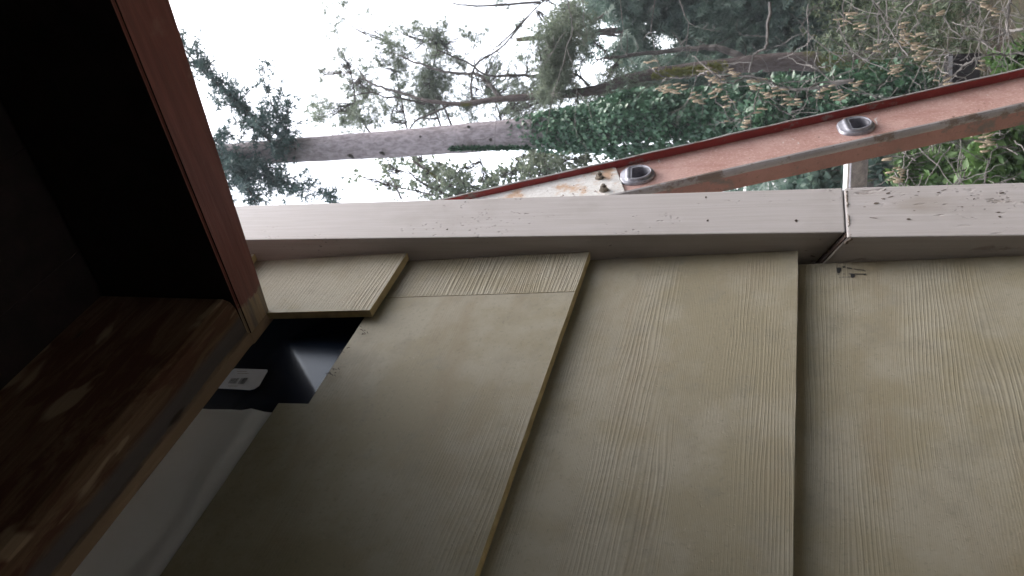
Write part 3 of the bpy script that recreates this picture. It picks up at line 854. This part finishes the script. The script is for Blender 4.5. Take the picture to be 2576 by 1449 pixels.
# ivy sleeve
cen = []; nrm = []
axis = smooth_path([base, tA, tB, tC], 20)
for k_ in range(19000):
    t = random.random() ** 1.15
    px = 2330 - t * (2330 - 1280)
    p = axis[min(int(t * .68 * (len(axis) - 1) * .98), len(axis) - 1)] if False else None
    q = far(px, 262 + (305 - 262) * min(1, (2330 - px) / 630) + max(0, (1700 - px) / 450) * 36, D1)
    # thickness: bushy low, thin at its upper end
    th = .145 + .15 * min(1, max(0, (px - 1300) / 260)) * (1 - .25 * max(0, (px - 1900) / 400))
    if px < 1500 and random.random() > (px - 1270) / 230: continue
    th *= 1 + .22 * noise.noise(Vector((q.z * 1.6, 3, 1)))
    a = random.gauss(0, 1.25) ; d = (-FH) * math.cos(a) + FR * math.sin(a)
    rr = th * (1 + random.gauss(0, .07) + .18 * noise.noise(Vector((q.z * 4, a * 2.2, 0))))
    c = q + d * rr + Vector((0, 0, random.gauss(0, .03))) - FR * 0 
    cen.append(tuple(c)); nrm.append(tuple(d * .5 + Vector((0, 0, -1.1)) + Vector((random.gauss(0, .35), random.gauss(0, .35), random.gauss(0, .2)))))
link('ivy_leaves', leafmesh('ivy_leaves', cen, rng.uniform(.032, .066, len(cen)), T_IVY, nrm, .25), 'ivy', fir, kind='stuff')
b = B(); ip = smooth_path([base, far(1900, 275, D1), far(1600, 300, D1), far(1360, 325, D1)], 12)
b.tube(ip, [.24, .24] + [.21 * (1 - .35 * i / len(ip)) for i in range(len(ip) - 2)], 14)
link('ivy_stems', b.mesh('ivy_stems', smooth=True), 'needle', fir)
# thin ivy runner up the lower side of the trunk
cen = []
for k_ in range(700):
    px = random.uniform(1130, 1330); q = far(px, 372 - (px - 1130) * .004 + random.gauss(0, 1.6) + (1330 - px) * .012, D1, -.15); cen.append(tuple(q))
link('ivy_runner', leafmesh('ivy_runner', cen, .04, T_IVY), 'ivy', fir, kind='stuff')
# dead branch stubs
for px, py in ((745, 375), (1060, 345), (880, 392), (1180, 320), (1235, 352), (960, 385)):
    b = B(); c = far(px, py, D1, -.13); b.tube([c + FH * .08, c - FH * .02, c - FH * .045], [.022, .017, .009], 8)
    link('branch_stub', b.mesh('branch_stub'), 'darktwig', fir)

# --- mossy leaning tree behind
D2 = 10.0
def tree_from(name, label, D, main, r0, r1, barkm, side, leaves, leafm, tmpl, lsize, dens=1.0, limb_mat='darktwig', group=None):
    b0 = far(*main[0], D); b0.z = gh(b0.x, b0.y) - .1
    root = empty(name, b0, label, 'tree', group)
    pts = [b0] + [far(x, y, D) for x, y in main[1:]]
    trunk('trunk', pts, r0, r1, barkm, root, 12, .08, 10)
    if side:
        bb = B()
        for pl_, ra, rb, off in side:
            pp = smooth_path([far(x, y, D, off * i / max(1, len(pl_) - 1)) for i, (x, y) in enumerate(pl_)], 6, ra * .15)
            bb.tube(pp, rads(len(pp), ra, rb), 6)
            for q in range(len(pp) // 2):              # small bare twigs off each limb
                p = random.choice(pp); d = Vector((random.gauss(0, 1), random.gauss(0, 1), random.gauss(0, 1) + .4)).normalized(); Lq = random.uniform(.1, .4)
                bb.tube([p, p + d * Lq * .5, p + d * Lq + Vector((0, 0, .04))], [rb * .8, rb * .5, rb * .2], 4)
        link('limbs', bb.mesh('limbs'), limb_mat, root)
    if leaves:
        C_, S_, N_ = [], [], []
        for (x, y, r, n_) in leaves:
            C_.append(tuple(far(x, y, D, random.uniform(-.6, .6)))); S_.append(r / FPX * D); N_.append(n_)
        lb_ = B(); anchors = [Vector(v) for v in bb.v[::6]] if side else []
        for c_, s_, m_ in zip(C_, S_, N_):
            cv_ = Vector(c_); near = min(anchors, key=lambda a_: (a_ - cv_).length_squared) if anchors else cv_
            near = near.lerp(cv_, .0 if (near - cv_).length < 1.6 else .5)
            for _ in range(5 + m_ // 90):
                e_ = cv_ + Vector((random.gauss(0, s_), random.gauss(0, s_), random.gauss(0, s_))) * 1.3
                q_ = smooth_path([near, near.lerp(e_, .5) + Vector((0, 0, .06)), e_ - Vector((0, 0, .05))], 4, .015)
                lb_.tube(q_, rads(len(q_), .007, .0025), 4)
        link('twigs', lb_.mesh('twigs'), limb_mat, root, kind='stuff')
        P = clump_pts(C_, [v * 1.25 for v in S_], [max(6, int(v * 1.25 * dens)) for v in N_], (1, 1, 1.0), 6, .22)
        link('foliage', leafmesh('foliage', P, rng.uniform(lsize * .6, lsize * 1.4, len(P)), tmpl, None, 1, 0), leafm, root, kind='stuff')
    return root
lf = []
rl = random.Random(21)
# leafy tufts hanging round the thin limbs (left sky part)
for (x, y, r, n_) in [(870, 300, 14, 420), (905, 290, 16, 380), (850, 130, 14, 50), (790, 275, 12, 200), (800, 290, 12, 200), (860, 140, 10, 40), (880, 180, 18, 170), (905, 220, 15, 220), (930, 235, 12, 200), (890, 255, 10, 120), (985, 115, 14, 200),
                      (1000, 140, 14, 220), (1010, 165, 10, 160), (980, 95, 8, 60), (1050, 75, 14, 120), (1100, 105, 12, 300), (1105, 130, 13, 320), (1090, 85, 10, 160), (1110, 60, 8, 60), (1085, 170, 16, 260),
                      (1075, 215, 20, 700), (1090, 245, 16, 500), (1065, 270, 18, 500), (1110, 200, 13, 260), (960, 270, 14, 180), (1000, 290, 14, 160), (1150, 150, 12, 120), (1190, 95, 8, 60), (1210, 85, 8, 50),
                      (1165, 260, 12, 160), (1190, 285, 14, 200), (1240, 235, 12, 160), (1280, 260, 18, 260), (1330, 280, 18, 260), (1300, 215, 10, 90), (830, 15, 12, 70), (865, 5, 10, 60), (845, 40, 8, 25), (1260, 10, 8, 40)]:
    lf.append((x, y, r * 1.1, int(n_ * 1.1)))
for _ in range(95):
    x = rl.uniform(800, 1480); y = rl.choice((rl.uniform(150, 325), rl.uniform(20, 325))); lf.append((x, y, rl.uniform(5, 12), rl.randint(12, 60)))
pale = tree_from('young_cedar', 'pale olive cedar with thin drooping tufts against the sky behind the fir', 12.0,
    [(2350, 262), (1800, 300), (1400, 332), (1150, 348), (1000, 356), (860, 366)], .11, .02, 'bark2',
    [([(1120, 348), (1085, 250), (1070, 200)], .02, .006, .3), ([(950, 360), (900, 285), (890, 220), (880, 170)], .02, .005, -.3), ([(1150, 345), (1090, 200), (1100, 120), (1080, 80)], .02, .005, .4), ([(1030, 352), (1000, 200), (985, 110)], .016, .004, .3), ([(1270, 340), (1240, 240), (1200, 200)], .016, .004, .3)],
    lf, 'needle_pale', T_TUFT, .070)
# the mossy tree
moss = tree_from('leaning_mossy_tree', 'leaning dark tree with yellow moss on its trunk and bare forked limbs', D2,
    [(2560, 175), (2300, 165), (2060, 155), (1900, 160), (1740, 175), (1600, 195), (1480, 230), (1250, 250), (1160, 262), (1060, 252)], .14, .018, 'bark2',
    [([(1260, 248), (1225, 205), (1190, 185), (1130, 183), (1050, 160), (1010, 140)], .034, .009, .4), ([(1420, 238), (1380, 205), (1330, 190), (1230, 190), (1180, 160), (1100, 125)], .028, .008, -.5),
     ([(1130, 262), (1060, 250), (980, 225), (925, 205), (900, 170)], .03, .008, .5), ([(1130, 265), (1090, 285), (1045, 305), (1030, 330)], .02, .009, .2), ([(1070, 262), (1000, 245), (970, 245), (930, 232), (870, 246)], .018, .006, -.3),
     ([(1900, 160), (1800, 122), (1700, 128), (1560, 142), (1500, 150)], .05, .012, .5), ([(1490, 228), (1440, 185), (1330, 190)], .02, .008, .3), ([(1190, 262), (1185, 210), (1200, 160), (1260, 120), (1330, 40), (1370, 0)], .016, .01, .3),
     ([(1330, 40), (1270, 100), (1240, 125)], .014, .006, -.2), ([(1360, 5), (1200, 15), (1140, 8)], .02, .008, .1)],
    [(1430, 60, 20, 900), (1405, 110, 22, 1400), (1395, 160, 20, 1300), (1400, 200, 18, 900), (1380, 240, 16, 500), (1440, 20, 16, 300), (1345, 95, 14, 60), (1300, 150, 14, 60), (1470, 130, 12, 60), (1490, 70, 14, 100), (1460, 300, 26, 300), (1530, 225, 24, 500), (1600, 240, 26, 700), (1560, 255, 24, 500)],
    'needle_pale', T_TUFT, .075)

mp = []
for k_ in range(1500):
    t = random.random(); q = far(1640 + 190 * t, 191 - 26 * t + random.gauss(0, 4.5), D2, -.10); mp.append(tuple(q))
M['moss'] = mat_leaf('yellow_moss', (.12, .13, .02), (.24, .23, .04), .2)
link('moss', leafmesh('moss', mp, .045, T_TUFT), 'moss', moss, kind='stuff')
# --- leafy branches below the fir trunk in view (right of it)
low = tree_from('spindly_bush_tree', 'spindly many-stemmed tree with small leaves above the ladder top', 9.5,
    [(2320, 520), (1700, 520), (1400, 520), (1200, 505), (1110, 455), (1040, 405)], .08, .012, 'bark2',
    [([(1200, 510), (1130, 470), (1080, 430), (1050, 400)], .022, .006, .2), ([(1300, 505), (1190, 470), (1130, 430), (1090, 400)], .026, .006, -.3), ([(1390, 470), (1340, 430), (1290, 395)], .02, .006, .2), ([(1250, 505), (1160, 490), (1040, 440), (900, 398)], .014, .004, .4),
     ([(1430, 480), (1390, 440), (1370, 400)], .02, .008, 0), ([(1010, 500), (985, 450), (960, 410)], .014, .004, .2), ([(1110, 495), (1000, 470), (890, 440)], .012, .004, .4), ([(1140, 497), (1060, 460), (1020, 420)], .02, .006, -.5), ([(1260, 480), (1225, 440), (1205, 395)], .018, .006, -.5)],
    [(980, 430, 16, 130), (995, 470, 18, 220), (960, 400, 12, 60), (1050, 415, 14, 150), (1080, 430, 16, 250), (1110, 455, 20, 400), (1140, 440, 16, 300), (1150, 475, 22, 600), (1090, 485, 16, 250), (1190, 480, 20, 400), (1250, 475, 18, 350), (1265, 450, 14, 260), (1230, 460, 12, 140), (1310, 440, 16, 400), (1340, 425, 14, 300), (1360, 400, 16, 350),
     (1370, 455, 20, 500), (1410, 420, 18, 420), (1450, 410, 14, 220), (1480, 395, 12, 150), (1330, 400, 10, 120), (900, 440, 8, 30), (1050, 460, 10, 50), (1420, 455, 12, 200)],
    'needle_pale', T_LEAF, .065, dens=.5)

# --- dense evergreens further back, upper right of the view
def mass_pts(x0, x1, y0, y1, n_, D, dd, freq, thr, edge=None):
    out = []
    tries = 0
    while len(out) < n_ and tries < n_ * 12:
        tries += 1
        px, py = random.uniform(x0, x1), random.uniform(y0, y1)
        d = D + random.uniform(-dd, dd); q = far(px, py, d)
        v = noise.noise(q * freq) + .5 * noise.noise(q * freq * 2.3) + .35 * noise.noise(q * freq * 5)
        t = thr(px, py) if callable(thr) else thr
        if v < t: continue
        out.append(tuple(q))
    return out
def evergreen(name, label, stem, D, r0, boxes, leafm, size, tmpl=SPRAY, bark='bark2'):
    b0 = far(*stem[0], D); b0.z = gh(b0.x, b0.y) - .1
    root = empty(name, b0, label, 'tree', 'dense evergreens beyond the garden')
    pts = [b0] + [far(x, y, D) for x, y in stem[1:]]
    trunk('trunk', pts, r0, r0 * .3, bark, root, 10, .08, 8)
    bb = B(); path = smooth_path(pts, 8)
    P = []
    for (x0, x1, y0, y1, n_, fr, thr) in boxes: P += mass_pts(x0, x1, y0, y1, n_, D, 1.2, fr, thr)
    for _ in range(46):
        p = random.choice(path); q = Vector(random.choice(P)); 
        if abs((q - p).z) > 2.5 or (q - p).length > 4: continue
        bb.tube(smooth_path([p, p.lerp(q, .5) + Vector((0, 0, .15)), q], 4, .02), rads(9, .03, .006), 5)
    link('limbs', bb.mesh('limbs'), 'darktwig', root)
    dd = [(random.gauss(0, .5), random.gauss(0, .5), -.9) for _ in P]
    link('foliage', leafmesh('foliage', P, rng.uniform(size * .6, size * 1.35, len(P)), tmpl, dd, .35), leafm, root, kind='stuff')
    return root
evergreen('evergreen_tree', 'blue-green evergreen with sky gaps, reaching furthest up, behind the mossy tree', [(2400, 60), (1900, 60), (1640, 70), (1300, 100)], 13, .12,
    [(1450, 2080, -160, 150, 22000, .95, lambda x, y: .20 - .5 * min(1, max(0, (x - 1500) / 300)))], 'needle_far', .25)
evergreen('evergreen_tree', 'dense evergreen low behind the bare shrub, upper right of the view', [(2500, 40), (2200, 30), (1800, 20)], 15, .14,
    [(1900, 2650, -200, 260, 22000, .8, lambda x, y: .10 - .55 * min(1, max(0, (x - 1900) / 300)))], 'needle_far', .28)
evergreen('evergreen_tree', 'dark evergreen filling the gap between ivy trunk and mossy tree', [(2450, 230), (2100, 215), (1700, 225), (1500, 235)], 12, .10,
    [(1540, 2500, 150, 300, 12000, 1.2, lambda x, y: .05 - .5 * min(1, max(0, (x - 1560) / 500)))], 'needle_far', .20)
# far wood that closes the horizon all round
P = []; 
for k_ in range(15000):
    az = random.uniform(-math.pi, math.pi); r = random.uniform(19, 27)
    d = FH * math.cos(az) * r + FR * math.sin(az) * r
    infront = abs(az) < 1.0
    top = (3.2 if infront else 9.0) * (.75 + .5 * noise.noise(Vector((az * 5, 2, 0))))
    P.append((d.x, d.y, gh(d.x, d.y) + random.uniform(0, 1) * top))
link('far_wood', leafmesh('far_wood', P, rng.uniform(.5, 1.0, len(P)), T_TUFT, None, 1), 'needle_far', kind='stuff', label='distant dark wood closing the view behind the garden trees', cat='woodland')

# tall evergreen belt along the -Y side of the garden, unseen, added to shade the porch
P = []
for k_ in range(9000):
    az = random.uniform(R(-165), R(-4)); rr_ = random.uniform(6.5, 9.5)
    x, y = math.cos(az) * rr_, math.sin(az) * rr_ 
    top = (7.0 - 3.0 * math.exp(-((math.degrees(az) + 43) / 16) ** 2)) * (.85 + .3 * noise.noise(Vector((az * 4, 8, 0))))
    P.append((x, y, gh(x, y) + top * random.random()))
link('added_shade_belt', leafmesh('added_shade_belt', P, rng.uniform(.7, 1.3, len(P)), T_TUFT, None, 1), 'needle_far', kind='stuff', label='unseen evergreen belt added along the open side to shade the porch', cat='woodland')
# --- undergrowth and bright spring shrubs
P = []
for k_ in range(15000):
    px = random.uniform(2010, 2900); py = random.uniform(-250, 620); d = random.uniform(7.5, 16)
    q = far(px, py, d); g_ = gh(q.x, q.y)
    if q.z < g_ or q.z > g_ + 1.2 + .5 * noise.noise(Vector((q.x, q.y, 0))): 
        q.z = g_ + abs(random.gauss(0, .45))
    P.append(tuple(q))
link('undergrowth', leafmesh('undergrowth', P, rng.uniform(.05, .14, len(P)), T_TUFT, [(0, 0, .6)] * len(P), .8), 'brush', kind='stuff', label='dull green undergrowth covering the slope below the trees', cat='undergrowth')
def shrub(name, label, D, blobs, leafm, size, group=None):
    c = far(blobs[0][0], blobs[0][1], D); c.z = gh(c.x, c.y)
    root = empty(name, c, label, 'shrub', group); bb = B(); P = []
    for (x, y, r, n_) in blobs:
        q = far(x, y, D, random.uniform(-.3, .3)); s = r / FPX * D
        P += [tuple(v) for v in clump_pts([q], [s], [n_], (1, 1, 1), 8, .3)]
        for _ in range(5):
            e = q + Vector((random.gauss(0, s), random.gauss(0, s), random.gauss(0, s)))
            bb.tube(smooth_path([c + Vector((random.gauss(0, .05), random.gauss(0, .05), -.03)), c.lerp(e, .5) + Vector((0, 0, .1)), e], 4, .01), rads(9, .010, .003), 5)
    link('stems', bb.mesh('stems'), 'twig', root)
    link('foliage', leafmesh('foliage', P, rng.uniform(size * .6, size * 1.4, len(P)), T_LEAF, None, 1), leafm, root, kind='stuff')
shrub('leafy_shrub', 'bright green shrub nearest the ground, below the ladder at the picture edge', 5.6, [(2510, 345, 16, 300), (2490, 385, 22, 700), (2530, 410, 26, 700), (2480, 430, 18, 380), (2555, 380, 16, 300), (2520, 455, 14, 160), (2600, 440, 30, 600)], 'bright', .065, 'bright green shrubs')
shrub('leafy_shrub', 'mid green shrub just above the corner board, beside the ladder rung', 6.2, [(2330, 420, 20, 420), (2380, 430, 24, 520), (2300, 445, 18, 360), (2350, 455, 20, 380), (2400, 405, 16, 240), (2260, 455, 12, 120), (2290, 400, 12, 120)], 'bright', .06, 'bright green shrubs')
shrub('leafy_shrub', 'small yellow-green shrub behind the upper side of the ladder rail', 6.0, [(2560, 145, 14, 240), (2570, 175, 14, 200), (2505, 150, 7, 70), (2535, 180, 10, 110), (2600, 200, 20, 200)], 'bright', .05, 'bright green shrubs')
shrub('laurel_shrub', 'dark bluish shrub behind the rail under the white sky gap', 7.5, [(2030, 455, 18, 420), (2080, 445, 20, 420), (2060, 470, 16, 300), (2210, 440, 14, 200), (2010, 480, 16, 260)], 'needle_far', .08)
shrub('ivy_bank', 'dark ivy bank spreading right of the ivy-wrapped trunk', 7.8, [(1960, 265, 30, 1400), (2040, 280, 34, 1600), (2110, 270, 30, 1300), (2200, 250, 34, 1400), (2000, 310, 26, 800), (2270, 240, 26, 900), (2140, 230, 20, 500), (1900, 330, 20, 400)], 'ivy', .07)

# --- hazel with catkins, nearest the camera
D3 = 4.6
hz0 = far(2700, 60, D3); hz0.z = gh(hz0.x, hz0.y)
hazel = empty('hazel_shrub', hz0, 'bare grey hazel twigs hung with tan catkins in front of the trees', 'shrub')
def c7(cx, cy): return (1509.4 + cx * .2198, 94.3 + cy * .2198)
def c6(cx, cy): return (2075.5 + cx * .243, cy * .243)
tw = [([c7(*p) for p in q], r0, r1) for q, r0, r1 in [
    ([(2900, 500), (2330, 590), (2060, 580), (1900, 490), (1590, 420), (1400, 430), (1200, 390), (1100, 450), (960, 470), (760, 450), (640, 400), (560, 330)], .011, .003),
    ([(1900, 490), (1650, 480), (1450, 525), (1390, 500), (1300, 400), (1050, 210)], .006, .003),
    ([(2060, 580), (1850, 530), (1790, 700), (1730, 870), (1600, 940), (1390, 970)], .006, .003), ([(1200, 390), (1320, 680), (1450, 880), (1530, 940)], .005, .002),
    ([(1800, 680), (1870, 735), (1940, 745), (2060, 820), (2280, 960)], .004, .004), ([(2900, 480), (2560, 520), (2420, 560), (2365, 650), (2390, 760)], .007, .003),
    ([(1950, -420), (1910, 0), (1890, 120), (1760, 210), (1700, 400)], .013, .007), ([(1400, 560), (1480, 700), (1600, 880)], .004, .002), ([(1100, 450), (1050, 620), (980, 760)], .004, .002),
    ([(1730, 870), (1720, 1060)], .003, .002), ([(760, 450), (700, 520), (690, 620)], .003, .0015), ([(2510, 560), (2520, 660), (2600, 720)], .004, .002)]]
tw += [([c6(*p) for p in q], r0, r1) for q, r0, r1 in [
    ([(420, -160), (480, 0), (600, 170), (700, 350), (860, 580)], .007, .004), ([(980, -120), (910, 0), (780, 170), (740, 370)], .007, .003), ([(1950, -150), (1900, 20), (1880, 200), (1900, 330), (1980, 480)], .010, .005),
    ([(1440, -100), (1500, 0), (1600, 90), (1580, 350)], .006, .002), ([(2200, 560), (1860, 560), (1700, 570), (1500, 630), (1340, 770), (1130, 800)], .008, .003), ([(1350, 790), (1550, 870)], .005, .004),
    ([(560, 20), (550, 110), (550, 470), (400, 640), (0, 860)], .006, .003), ([(640, 0), (640, 180), (600, 400), (550, 470)], .005, .003), ([(2300, 260), (2060, 300), (1900, 330), (1650, 420), (1400, 380), (1240, 180)], .009, .003),
    ([(1850, 350), (1890, 750)], .005, .003), ([(1500, 450), (1480, 620)], .004, .002), ([(1240, 180), (1210, 300)], .003, .002), ([(300, 560), (270, 760)], .004, .002), ([(1200, 600), (1110, 900)], .004, .002),
    ([(980, 0), (950, 200), (930, 400)], .004, .002), ([(1300, 0), (1240, 160)], .004, .002), ([(1520, 20), (1500, 150), (1440, 260), (1440, 330)], .004, .002), ([(1900, 30), (2060, 180)], .004, .003), ([(1880, 180), (2060, 260)], .004, .003),
    ([(2060, 1050), (1900, 1030), (1650, 1080), (1500, 1150), (1300, 1260)], .006, .003), ([(900, 640), (1000, 700), (1100, 760)], .004, .002), ([(100, 140), (240, 480)], .004, .002), ([(190, 0), (200, 380), (280, 500)], .003, .002)]]
tw += [([(1431, -60), (1431, 0), (1438, 56), (1427, 123), (1408, 187), (1393, 239), (1375, 336)], .006, .0025), ([(1468, -40), (1468, 37), (1475, 105)], .003, .0015), ([(1420, 80), (1385, 135), (1340, 125)], .003, .0015),
       ([(1260, 30), (1250, 200), (1245, 370)], .002, .0015), ([(1560, -20), (1566, 60), (1560, 130)], .003, .0015), ([(1650, -20), (1640, 80), (1655, 160)], .003, .0015), ([(1330, 230), (1335, 330)], .003, .0015), ([(1427, 123), (1450, 230), (1440, 330)], .003, .0015), ([(1700, -20), (1730, 60), (1725, 140)], .004, .002)]
bb = B(); twpts = []
rnd = random.Random(5)
def twig(path, r0, r1, depth=0):
    bb.tube(path, rads(len(path), r0, r1), 5)
    if depth < 2:
        for i in range(2, len(path) - 1):
            if rnd.random() < (.22 if depth == 0 else .14):
                d = (path[i] - path[i - 1]).normalized() + Vector((rnd.gauss(0, .8), rnd.gauss(0, .8), rnd.gauss(0, .8))); d.normalize(); Lq = rnd.uniform(.06, .28) * (1 if depth == 0 else .6)
                q = smooth_path([path[i], path[i] + d * Lq * .5 + Vector((0, 0, rnd.gauss(0, .015))), path[i] + d * Lq + Vector((0, 0, rnd.gauss(0, .03)))], 4, .002)
                twpts.append(q[-1]); twpts.append(q[len(q) // 2]); twig(q, max(.0014, r1 * .7), .001, depth + 1)
for pts, r0, r1 in tw:
    off = rnd.uniform(-.5, .5); path = smooth_path([far(x, y, D3, off + rnd.uniform(-.08, .08)) for x, y in pts], 5, .004)
    twpts += path[::4]; twig(path, r0 * .8, r1 * .75)
# stems that carry the twigs down to the soil
for i in range(7):
    pts, r0, r1 = tw[rnd.randrange(len(tw))]
    x, y = pts[0]; e = far(x, y, D3)
    if x < 2560 or y < 0: continue
    bb.tube(smooth_path([hz0 + Vector((rnd.gauss(0, .06), rnd.gauss(0, .06), -.05)), hz0.lerp(e, .6) + Vector((0, 0, .3)), e], 8, .006), rads(17, .018, r0), 6)
# haze of far thin twigs
for i in range(120):
    px, py = rnd.uniform(2030, 2600), rnd.uniform(-20, 300)
    d = D3 + rnd.uniform(.4, 2.2); p = far(px, py, d); v = Vector((rnd.gauss(0, 1), rnd.gauss(0, 1), rnd.gauss(0, 1) + .3)).normalized(); Lq = rnd.uniform(.15, .6)
    q = smooth_path([p, p + v * Lq * .5 + Vector((rnd.gauss(0, .04), 0, rnd.gauss(0, .04))), p + v * Lq], 4, .006); bb.tube(q, rads(len(q), .0035, .0012), 4)
    if rnd.random() < .3: twpts.append(q[-1])
for i in range(60):
    px, py = rnd.uniform(2230, 2590), rnd.uniform(340, 500)
    p = far(px, py, 5.0); v = Vector((rnd.gauss(0, 1), rnd.gauss(0, 1), rnd.gauss(0, 1) + .3)).normalized(); Lq = rnd.uniform(.1, .45)
    q = smooth_path([p, p + v * Lq * .5 + Vector((rnd.gauss(0, .03), 0, 0)), p + v * Lq], 4, .005); bb.tube(q, rads(len(q), .004, .0012), 4)
link('twigs', bb.mesh('twigs'), 'twig', hazel)
# catkins
cm = B(); cp = [(0, 0, -.038 * t / 5) for t in range(6)]
cm.tube([Vector(p) + Vector((.0012 * math.sin(i), 0, 0)) for i, p in enumerate(cp)], [.0022, .0036, .0040, .0038, .0034, .0016], 6)
cme = cm.mesh('catkin', smooth=True); cme.materials.append(M['catkin'])
spots = []
for (x, y, n_) in [(1660, 217, 7), (1672, 225, 8), (1690, 222, 7), (1634, 163, 4), (1790, 200, 7), (1800, 215, 8), (1835, 185, 7), (1775, 178, 5), (1735, 250, 6), (1790, 240, 5), (1752, 243, 3), (1815, 258, 4), (1880, 208, 6), (1890, 215, 5), (1915, 225, 4), (1955, 226, 5),
                   (1925, 240, 6), (1975, 245, 5), (1985, 255, 6), (1905, 273, 3), (1870, 305, 4), (1868, 315, 4), (1830, 295, 2), (2270, 85, 6), (2265, 100, 6), (2290, 115, 7), (2310, 125, 7), (2300, 140, 7), (2245, 115, 5), (2300, 90, 4), (2130, 30, 5), (2160, 70, 6), (2105, 60, 4),
                   (2240, 175, 6), (2250, 185, 5), (2340, 170, 5), (2370, 205, 6), (2385, 215, 4), (2480, 20, 5), (2470, 12, 4), (2490, 30, 3), (2060, 235, 7), (2090, 245, 5), (2110, 250, 5), (2080, 220, 4), (2150, 215, 5), (2180, 125, 4), (2260, 60, 4), (2320, 20, 4), (2350, 30, 3), (2455, 165, 3),
                   (2250, 440, 5), (2240, 428, 4), (2243, 450, 5), (2465, 345, 6), (2475, 355, 6), (2470, 370, 5), (2440, 330, 4), (2225, 405, 3), (2230, 470, 3), (2190, 30, 4), (2200, 160, 4), (2130, 130, 4), (1980, 232, 3), (2005, 205, 3)]:
    for _ in range(n_): spots.append(far(x + rnd.gauss(0, 9), y + rnd.gauss(0, 7), D3, rnd.uniform(-.1, .1)))
for i, p in enumerate(spots[:298]):
    o = bpy.data.objects.new('catkin', cme); C.objects.link(o); o.parent = hazel
    o.location = p - hz0; o.rotation_euler = (rnd.gauss(0, .18), rnd.gauss(0, .18), rnd.uniform(0, 6)); s = rnd.uniform(.75, 1.25); o.scale = (s * 1.1, s * 1.1, s)
print('catkins', len(spots))

# --- a dark crate with a pale rim left on the slope
c = far(2425, 172, 7.6); gz = gh(c.x, c.y)
b = B(); b.box(-.11, .11, -.10, .10, 0, .22); b.box(-.125, .125, -.115, -.1, .2, .235, 1); b.box(-.125, .125, .1, .115, .2, .235, 1); b.box(-.125, -.11, -.1, .1, .2, .235, 1); b.box(.11, .125, -.1, .1, .2, .235, 1)
for k_ in range(4): b.box(-.10 + .055 * k_, -.09 + .055 * k_, -.108, -.1, .02, .19, 1)
me = b.mesh('crate', .004)
o = bpy.data.objects.new('crate', me); C.objects.link(o); me.materials.append(M['soffit']); me.materials.append(M['lip']); o.location = (c.x, c.y, c.z - .1); o.rotation_euler = (0, 0, .5)
tag(o, 'small dark crate with a pale rim half hidden in the brush on the slope', 'crate')
bb = B(); 

# ------------------------------------------------------------------ thin moist air
b = B(); b.box(-136, 136, -136, 136, -4, 24)
hz = bpy.data.materials.new('thin_haze'); hz.use_nodes = True
ht = hz.node_tree; ht.nodes.remove(ht.nodes['Principled BSDF'])
pv = ht.nodes.new('ShaderNodeVolumePrincipled'); pv.inputs['Density'].default_value = HAZE; pv.inputs['Color'].default_value = (.86, .90, .95, 1)
ht.links.new(pv.outputs[0], ht.nodes['Material Output'].inputs['Volume'])
M['haze'] = hz
link('haze', b.mesh('haze'), 'haze', kind='stuff')
